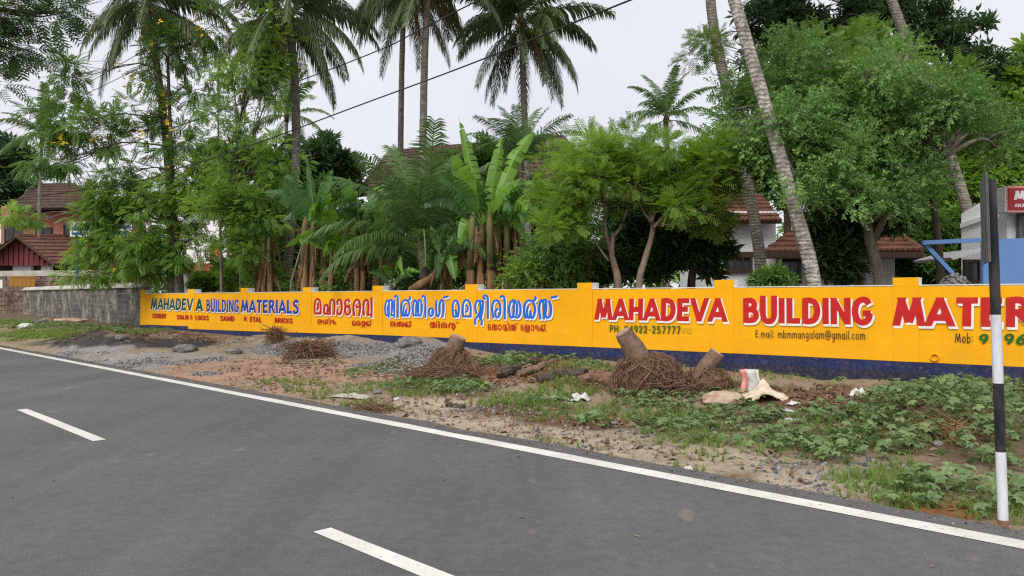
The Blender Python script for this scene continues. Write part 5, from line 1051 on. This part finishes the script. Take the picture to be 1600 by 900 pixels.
p_ = sample(WEED, 250, 41); n = len(p_); hq = fbm(p_[:, 0], p_[:, 1], .8, 2, 77); px_, py_, _ = project(p_); tall = np.exp(-((px_ - 1500) / 150) ** 2 - ((py_ - 640) / 55) ** 2)
p_[:, 2] += rng.random(n) ** .8 * (.04 + .12 * hq + .20 * tall) + .015
stuff('broad_leaved_weeds', 'low broad lobed-leaf weeds covering the verge', 'weeds', t_lobed(), p_, rng.uniform(.03, .07, n) * (.75 + .5 * hq), 'weed', .38, np.clip(rng.random(n) * .7 + hq * .4 - .1, 0, 1))
m_ = p_[rng.random(n) < .35]; st = m_.copy(); st[:, 2] -= .1
p_ = sample(GRASS, 330, 53); n = len(p_)
stuff('verge_grass', 'bright green grass tufts on the verge', 'grass', t_tuft(10, 1, .9), p_, rng.uniform(.04, .13, n), 'grass', .25)
p_ = sample([(1200, 680, 420, 90, .5), (800, 640, 300, 40, .35), (480, 590, 260, 30, .25), (150, 510, 160, 15, .4)], 60, 59); n = len(p_)
stuff('verge_sprigs', 'thin dry grass sprigs dotted over the bare soil', 'dry grass', t_tuft(6, 4, .9), p_, rng.uniform(.05, .12, n), 'litter', .4)
GRAV = [(430, 542, 55, 13, 1.), (560, 545, 75, 14, 1.), (665, 550, 58, 22, 1.), (610, 575, 50, 12, .8), (250, 566, 130, 9, .55), (320, 584, 45, 8, .8), (120, 552, 60, 4, .4), (640, 655, 140, 14, .10), (1330, 730, 110, 16, .25), (1250, 770, 120, 20, .15), (900, 690, 250, 25, .10), (780, 640, 120, 12, .15), (540, 600, 240, 25, .08)]
p_ = sample(GRAV, 560, 61); n = len(p_); p_[:, 2] += .008
stuff('gravel', 'loose grey crushed stone heaped along the wall', 'gravel', t_stone(3), p_, rng.uniform(.012, .036, n), 'stone', .8)
LIT = [(840, 580, 140, 26, 1.), (1020, 605, 150, 16, .9), (1270, 622, 170, 22, .9), (700, 580, 70, 26, .7), (960, 650, 160, 16, .7), (830, 640, 110, 14, .6), (700, 625, 260, 30, .25), (490, 560, 90, 16, .6), (1480, 800, 110, 24, .8), (1350, 670, 200, 40, .4), (230, 522, 130, 14, .6), (480, 592, 210, 26, .2), (1080, 710, 240, 34, .3), (750, 650, 260, 26, .25), (640, 565, 120, 20, .4)]
p_ = sample(LIT, 210, 67); n = len(p_); p_[:, 2] += .008
tv = np.array([[-1, 0, 0], [-.1, .32, .12], [1, 0, .05], [-.1, -.32, .12]], float)
stuff('leaf_litter', 'dry brown leaf and fibre litter on the verge', 'litter', (tv, np.array([[0, 1, 2, 3]])), p_, rng.uniform(.02, .075, n), 'litter', .5)
rd = np.array([R(rng.uniform(.3, 5.3), rng.uniform(-3, 30), .006) for _ in range(150)])
stuff('road_litter', 'scattered straw and leaf bits on the asphalt', 'litter', (tv * np.array([1, .6, .1]), np.array([[0, 1, 2, 3]])), rd, rng.uniform(.01, .045, 150), 'litter', .05)
gr = np.array([R(EDGE - abs(rng.normal(0, .12)) - .02, rng.uniform(-4, 44), .004) for _ in range(2600)])
stuff('edge_grit', 'fine grit strewn along the asphalt edge', 'grit', t_stone(5), gr, rng.uniform(.004, .013, 2600), 'litter', .6)
# ------------------------------------------------------------------ stumps and root balls
def roots(mb, c, R3, n, r, down=1., rg=None):
    for i in range(n):
        a = rg.uniform(0, 2 * math.pi); e0 = rg.uniform(-.2, 1.45); pts = []; L_ = rg.uniform(.5, 1.15); da = rg.normal(0, .55); k = 5; off = rg.uniform(.86, 1.1)
        for j in range(k):
            t = j / (k - 1); e = e0 - L_ * t * down; aa = a + da * t
            q = np.array([math.cos(aa) * math.cos(e), math.sin(aa) * math.cos(e), math.sin(e)]) * R3 * (off + (.12 * rg.random() if j in (2, 3) else 0)); q[2] = max(q[2], -.15 * R3[2]); pts.append(c + q)
        rr = r * rg.choice([.35, .5, .8, 1.1, 1.9], p=[.25, .3, .25, .15, .05]); mb.tube(pts, [rr, rr, rr * .9, rr * .7, rr * .35], 4, cap=False)
def stump(label, gpx, gpy, R3, trunk, r0, r1, n, seed, rr=.008, centre_dx=0., group='uprooted stumps'):
    rg = np.random.default_rng(seed); g = G(gpx, gpy); root = empty('tree_stump', g, label, 'stump', group); d = g[1]; c = g + np.array([centre_dx, 0, -.03])
    mb = MB(); V = []; F = []
    nu, nv = 14, 7
    for i in range(nv + 1):
        e = -.25 + (math.pi / 2 + .25) * i / nv
        for j in range(nu): a = 2 * math.pi * j / nu; q = np.array([math.cos(a) * math.cos(e), math.sin(a) * math.cos(e), math.sin(e)]) * R3 * rg.uniform(.82, .95); V.append(c + q)
    for i in range(nv):
        for j in range(nu): F.append((i * nu + j, i * nu + (j + 1) % nu, (i + 1) * nu + (j + 1) % nu, (i + 1) * nu + j))
    mb.add(V, F); mb.build('root_ball', MT['root'], root, True)
    mb = MB(); roots(mb, c, R3, n, rr, 1., rg); mb.build('roots', MT['root'], root)
    a, b = P(trunk[0], trunk[1], d), P(trunk[2], trunk[3], d - .05); mb = MB(); pth = spline([a, (a + b) / 2 + (.01, 0, .01), b], 9); mb.tube(pth, list(np.linspace(r0, r1, 9)), 14, wob=.1, cap=False); mb.build('trunk', MT['wood'], root, True)
    t = (pth[-1] - pth[-2]); t /= np.linalg.norm(t); mb = MB(); mb.tube([pth[-1] - t * .01, pth[-1] + t * .012], [r1 * .99, r1 * .93], 14); mb.build('cut_face', MT['rock_o'], root)
    return root
stump('big uprooted palm stump with a bushy ball of brown fibrous roots', 1012, 604, np.array([.52, .42, .52]), (1006, 575, 973, 519), .20, .125, 850, 5)
stump('smaller tilted palm stump right of the big root ball', 1106, 604, np.array([.34, .32, .30]), (1090, 592, 1121, 551), .13, .115, 380, 6, .007)
stump('weathered stump with ragged roots beside the gravel heap', 704, 574, np.array([.40, .36, .40]), (706, 552, 716, 527), .17, .15, 360, 7, .009)
# brush heaps and logs
def brush(label, px, py, R3, n, seed, mat='root', r=.008):
    rg = np.random.default_rng(seed); g = G(px, py); mb = MB(); roots(mb, g - (0, 0, .05), R3, n, r, .9, rg)
    for i in range(int(n * .8)):
        a = rg.uniform(0, 6.28); q = g + np.array([rg.normal(0, R3[0] * .5), rg.normal(0, R3[1] * .5), rg.uniform(.2, .95) * R3[2]]); d = np.array([math.cos(a), math.sin(a), rg.normal(0, .35)]) * rg.uniform(.15, .35); mb.tube([q - d, q + rg.normal(0, .03, 3), q + d], [r * .8, r, r * .5], 4)
    return tag(mb.build('brush_heap', MT[mat], None), label, 'brush', 'heaps of dry brush and roots')
brush('heap of dry brown twigs in front of the gravel below the Malayalam lettering', 482, 560, np.array([.55, .4, .36]), 260, 12)
brush('tangle of dark roots lying at the foot of the weathered stump', 708, 588, np.array([.8, .4, .16]), 260, 13)
brush('low scatter of dry fibre between the two palm stumps', 1065, 606, np.array([.5, .4, .12]), 220, 14)
brush('patch of dead dry stems among the weeds at right', 1470, 682, np.array([.45, .3, .10]), 160, 15, 'dry', .005)
brush('small dry twig heap by the road edge grass', 585, 643, np.array([.3, .2, .06]), 90, 16, 'root', .005)
brush('dark dry weeds standing against the navy base at left', 430, 536, np.array([.25, .2, .42]), 120, 17, 'root', .007)
def log(label, pts, r, mat='wood', seed=0, name='log'):
    rg = random.Random(seed); q = [G(x, y) + np.array([0, 0, r * .6]) for x, y in pts]; n = 10; path = spline(q, n); path = [p + np.array([rg.uniform(-.03, .03), 0, rg.uniform(-.02, .03)]) for p in path]
    mb = MB(); mb.tube(path, [r * rg.uniform(.7, 1.2) for _ in path], 9, wob=.35); return tag(mb.build(name, MT[mat], None, False), label, 'log', 'rotten logs on the verge')
log('dark rotten log lying slanted in front of the navy base', [(778, 590), (805, 580), (838, 570)], .10, 'bark_d', 1)
log('long pale-topped root lying behind the slanted log', [(808, 590), (850, 575), (868, 572)], .07, 'wood', 2)
log('broken bark slab left of the big root ball', [(842, 602), (880, 592), (915, 592)], .08, 'bark_d', 3)
log('red-brown rotten plank touching the big root ball', [(905, 598), (935, 595), (958, 602)], .07, 'root', 4)
log('short dark root piece on the bare tan soil', [(695, 634), (712, 634), (728, 636)], .035, 'bark_d', 5)
def rock(name, label, px, py, dims, mat, seed, cat='rock', group=None, sink=.3, sharp=.25):
    rg = random.Random(seed); g = G(px, py); mb = MB(); V = []; F = []; nu, nv = 12, 7; rz = rg.uniform(-.3, .3)
    for i in range(nv + 1):
        e = -math.pi / 2 + math.pi * i / nv
        for j in range(nu):
            a = 2 * math.pi * j / nu; k_ = rg.uniform(1 - sharp, 1); q = np.array([math.copysign(abs(math.cos(a)) ** .7, math.cos(a)) * math.cos(e) * dims[0], math.copysign(abs(math.sin(a)) ** .7, math.sin(a)) * math.cos(e) * dims[1], math.sin(e) * dims[2]]) * k_
            V.append(g + np.array([q[0] * math.cos(rz) - q[1] * math.sin(rz), q[0] * math.sin(rz) + q[1] * math.cos(rz), q[2] + dims[2] * (1 - 2 * sink)]))
    for i in range(nv):
        for j in range(nu): F.append((i * nu + j, i * nu + (j + 1) % nu, (i + 1) * nu + (j + 1) % nu, (i + 1) * nu + j))
    mb.add(V, F); return tag(mb.build(name, MT[mat], None, False), label, cat, group)
rock('boulder', 'long pale ochre laterite boulder in the weeds below the small stump', 1132, 632, (.34, .16, .13), 'rock_o', 1)
rock('boulder', 'grey boulder on the bare soil, left of two by the dark sand', 290, 549, (.34, .22, .14), 'rock', 2)
rock('boulder', 'grey boulder on the bare soil, right of two near the gravel', 366, 551, (.24, .17, .12), 'rock', 3)
rock('boulder', 'flat grey slab resting on top of the gravel heap', 640, 542, (.34, .22, .15), 'rock', 4)
rock('boulder', 'dark rounded stone on the grass below the block wall', 68, 505, (.5, .3, .18), 'rock', 5)
rock('boulder', 'white lump of stone on the grass at far left', 40, 512, (.35, .22, .16), 'plastic', 6)
rock('boulder', 'flat reddish rubble slab below the block wall', 108, 503, (.9, .35, .13), 'rock_o', 7)
rock('boulder', 'small dark boulder at the edge of the dark sand heap', 190, 531, (.18, .15, .11), 'rock', 8)
for i, (x, y, s) in enumerate(((700, 610, .07), (845, 646, .06), (1190, 690, .07), (1075, 735, .05), (1125, 620, .05), (960, 663, .05), (1232, 655, .06), (1465, 700, .06), (590, 616, .08), (620, 628, .06), (870, 645, .05), (1010, 640, .04))):
    rock('stone', ('pale loose stone among roots right of the gravel', 'pale stone on dark soil in mid verge', 'grey stone in the weeds', 'small stone on the tan roadside soil', 'white stone by the small stump', 'small stone at the edge of the weeds', 'stone beside the crumpled sack', 'stone near the dead stems at right', 'pinkish stone below the gravel heap', 'small stone beside the pale sheet', 'stone near the mid-verge litter', 'tiny stone in the grass')[i], x, y, (s, s * .8, s * .6), 'rock' if i % 3 else 'plastic', 20 + i, 'stone', 'loose stones on the verge', .25)
# rags, sacks and plastic
def sheet(name, label, px, py, sx, sy, h, mat, seed, cat='rag', fold=5., rz=0., group=None):
    rg = np.random.default_rng(seed); g = G(px, py); n = 16; V = []; th = np.linspace(-1, 1, n); ph = rg.uniform(0, 6, 4)
    for a in th:
        for b in th:
            edge = 1 - .25 * abs(math.sin(3 * a + ph[0]) * math.cos(2 * b + ph[1])); X = a * sx * edge; Y = b * sy * edge
            z = h * max(0, (1 - a * a * .8 - b * b * .6)) * (.55 + .45 * math.sin(fold * a + 2 * b + ph[2]) * math.cos(fold * .8 * b - 1.3 * a + ph[3])) + rg.normal(0, h * .05) + .012
            V.append(g + np.array([X * math.cos(rz) - Y * math.sin(rz), X * math.sin(rz) + Y * math.cos(rz), z]))
    F = [(i * n + j, (i + 1) * n + j, (i + 1) * n + j + 1, i * n + j + 1) for i in range(n - 1) for j in range(n - 1)]
    o = link(name, npmesh(name, np.array(V), np.array(F), True), None, MT[mat]); md = o.modifiers.new('thickness', 'SOLIDIFY'); md.thickness = .006; return tag(o, label, cat, group)
sheet('crumpled_sack', 'crumpled cream sack spread in the weeds right of the small stump', 1192, 622, .32, .25, .26, 'rag', 1, 'sack', 4.)
def sack():
    g = G(1172, 612); mb = MB(); e = empty('printed_bag', g, 'upright printed red and grey bag propped on the cream sack', 'bag')
    w_, h_ = .13, .33
    for (x0, x1, m) in ((-1., -.45, 'sign_rim'), (-.45, .75, 'plastic'), (.75, 1., 'rag')):
        mb = MB(); V = []; F = []; n = 7
        for i in range(n):
            t = i / (n - 1)
            for (x, y) in ((x0, 0), (x1, -.02)): V.append(g + np.array([x * w_ + .02 * math.sin(5 * t + x), y - .03 * math.sin(3.1 * t) + .03 * math.sin(6 * t + 2 * x), h_ * t * (1 - .08 * abs(x))]))
        V2 = [v + np.array([0, .05, 0]) for v in V]; o = len(V); V += V2
        F = [(2 * i, 2 * i + 1, 2 * i + 3, 2 * i + 2) for i in range(n - 1)] + [(o + 2 * i + 2, o + 2 * i + 3, o + 2 * i + 1, o + 2 * i) for i in range(n - 1)] + [(2 * (n - 1), 2 * n - 1, o + 2 * n - 1, o + 2 * n - 2), (0, 2, o + 2, o)]
        F += [(2 * i + 2, o + 2 * i + 2, o + 2 * i, 2 * i) for i in range(1, n - 1)] + [(2 * i + 1, o + 2 * i + 1, o + 2 * i + 3, 2 * i + 3) for i in range(n - 1)]
        mb.add(V, F); mb.build('stripe', MT[m], e, True)
sack()
sheet('plastic_bag', 'white crumpled plastic bag on the grass left of the root ball', 905, 626, .17, .12, .14, 'plastic', 2, 'plastic bag', 5.)
sheet('plastic_scrap', 'white plastic strip in the weeds below the cream sack', 1226, 642, .14, .04, .05, 'plastic', 3, 'litter', 5., -.4, 'plastic scraps')
sheet('plastic_scrap', 'white plastic wrapper caught in the weeds near the blue base', 1342, 617, .14, .08, .12, 'plastic', 4, 'litter', 6., -.3, 'plastic scraps')
sheet('plastic_scrap', 'white plastic scrap below the wrapper near the tall weeds', 1368, 641, .11, .08, .07, 'plastic', 5, 'litter', 5., .3, 'plastic scraps')
sheet('plastic_scrap', 'small white scrap among creeping weeds right of the sack', 1322, 650, .08, .05, .06, 'plastic', 6, 'litter', 5., 0, 'plastic scraps')
sheet('plastic_scrap', 'dull white scrap in the weeds between sack and wrapper', 1240, 632, .09, .06, .05, 'plastic', 7, 'litter', 5., .5, 'plastic scraps')
sheet('plastic_scrap', 'white scrap behind the sign post at the right edge', 1585, 642, .14, .06, .07, 'plastic', 8, 'litter', 5., -.3, 'plastic scraps')
sheet('plastic_scrap', 'white scrap on the twig heap', 490, 556, .10, .08, .22, 'plastic', 9, 'litter', 5., .2, 'plastic scraps')
sheet('pale_sheet', 'flat pale dusty plastic sheet on the bare soil by the road edge', 553, 620, .42, .22, .05, 'coping', 10, 'sheet', 6., -.5)
# gravel heap in the yard by the blue hopper
g = PX(1492, 16.2, .2); n = 1500; a = rng.uniform(0, 6.28, n); rr_ = np.sqrt(rng.random(n)); pos = np.c_[g[0] + np.cos(a) * rr_ * 1.1, g[1] + np.sin(a) * rr_ * .9, .2 + (1 - rr_ ** 1.6) * 1.87]
hp = empty('yard_gravel_heap', g, 'grey crushed stone heap behind the wall below the blue hopper', 'gravel heap')
mb = MB(); V = [g + (0, 0, 1.83)]; 
for r_ in range(1, 9):
    for j in range(24): V.append(g + np.array([math.cos(j * math.pi / 12) * 1.12 * r_ / 8, math.sin(j * math.pi / 12) * .92 * r_ / 8, (1 - (r_ / 8) ** 1.6) * 1.83]))
F = [(0, 1 + j, 1 + (j + 1) % 24) for j in range(24)] + [(1 + r_ * 24 + j, 1 + (r_ + 1) * 24 + j, 1 + (r_ + 1) * 24 + (j + 1) % 24, 1 + r_ * 24 + (j + 1) % 24) for r_ in range(7) for j in range(24)]
mb.add(V, F); mb.build('mound', MT['rock'], hp, True)
U = unit(rng.normal(0, 1, (n, 3))); D = unit(rng.normal(0, 1, (n, 3))); D = unit(D - U * np.sum(D * U, 1)[:, None]); V, F, t = scatter(*t_stone(9), pos, D, U, rng.uniform(.025, .05, n))
o = link('stones', npmesh('stones', V, F, False, t), hp, MT['stone']); tag(o, kind='stuff')
# yellow blossoms on the slender tree
yt = [o for o in SC.objects if o.name.startswith('yellow_flowered_tree')][0]
pos = []
for (x, y, rx, ry, k_) in ((248, 40, 14, 10, 10), (310, 45, 12, 12, 10), (275, 60, 20, 20, 8), (205, 115, 16, 14, 14), (210, 128, 10, 8, 8), (230, 70, 12, 10, 8), (295, 80, 10, 8, 6), (258, 160, 6, 14, 16), (262, 190, 5, 10, 8), (215, 205, 8, 10, 8), (270, 215, 10, 12, 10), (105, 218, 16, 8, 10), (160, 215, 12, 8, 8), (250, 250, 10, 10, 8), (235, 330, 10, 10, 6), (285, 265, 12, 10, 6), (175, 425, 8, 4, 4), (90, 225, 14, 6, 6)):
    for _ in range(k_): pos.append(P(x + rng.normal(0, rx * .6), y + rng.normal(0, ry * .6), 28 + rng.normal(0, .8)))
pos = np.array(pos); n = len(pos); V, F, t = scatter(*t_whorl(6, .2, 8), pos, unit(rng.normal(0, 1, (n, 3))), unit(rng.normal(0, .5, (n, 3)) + np.array([0, 0, 1.])), rng.uniform(.10, .2, n))
o = link('blossoms', npmesh('blossoms', V, F, False, t), yt, MT['flower']); tag(o, kind='stuff')
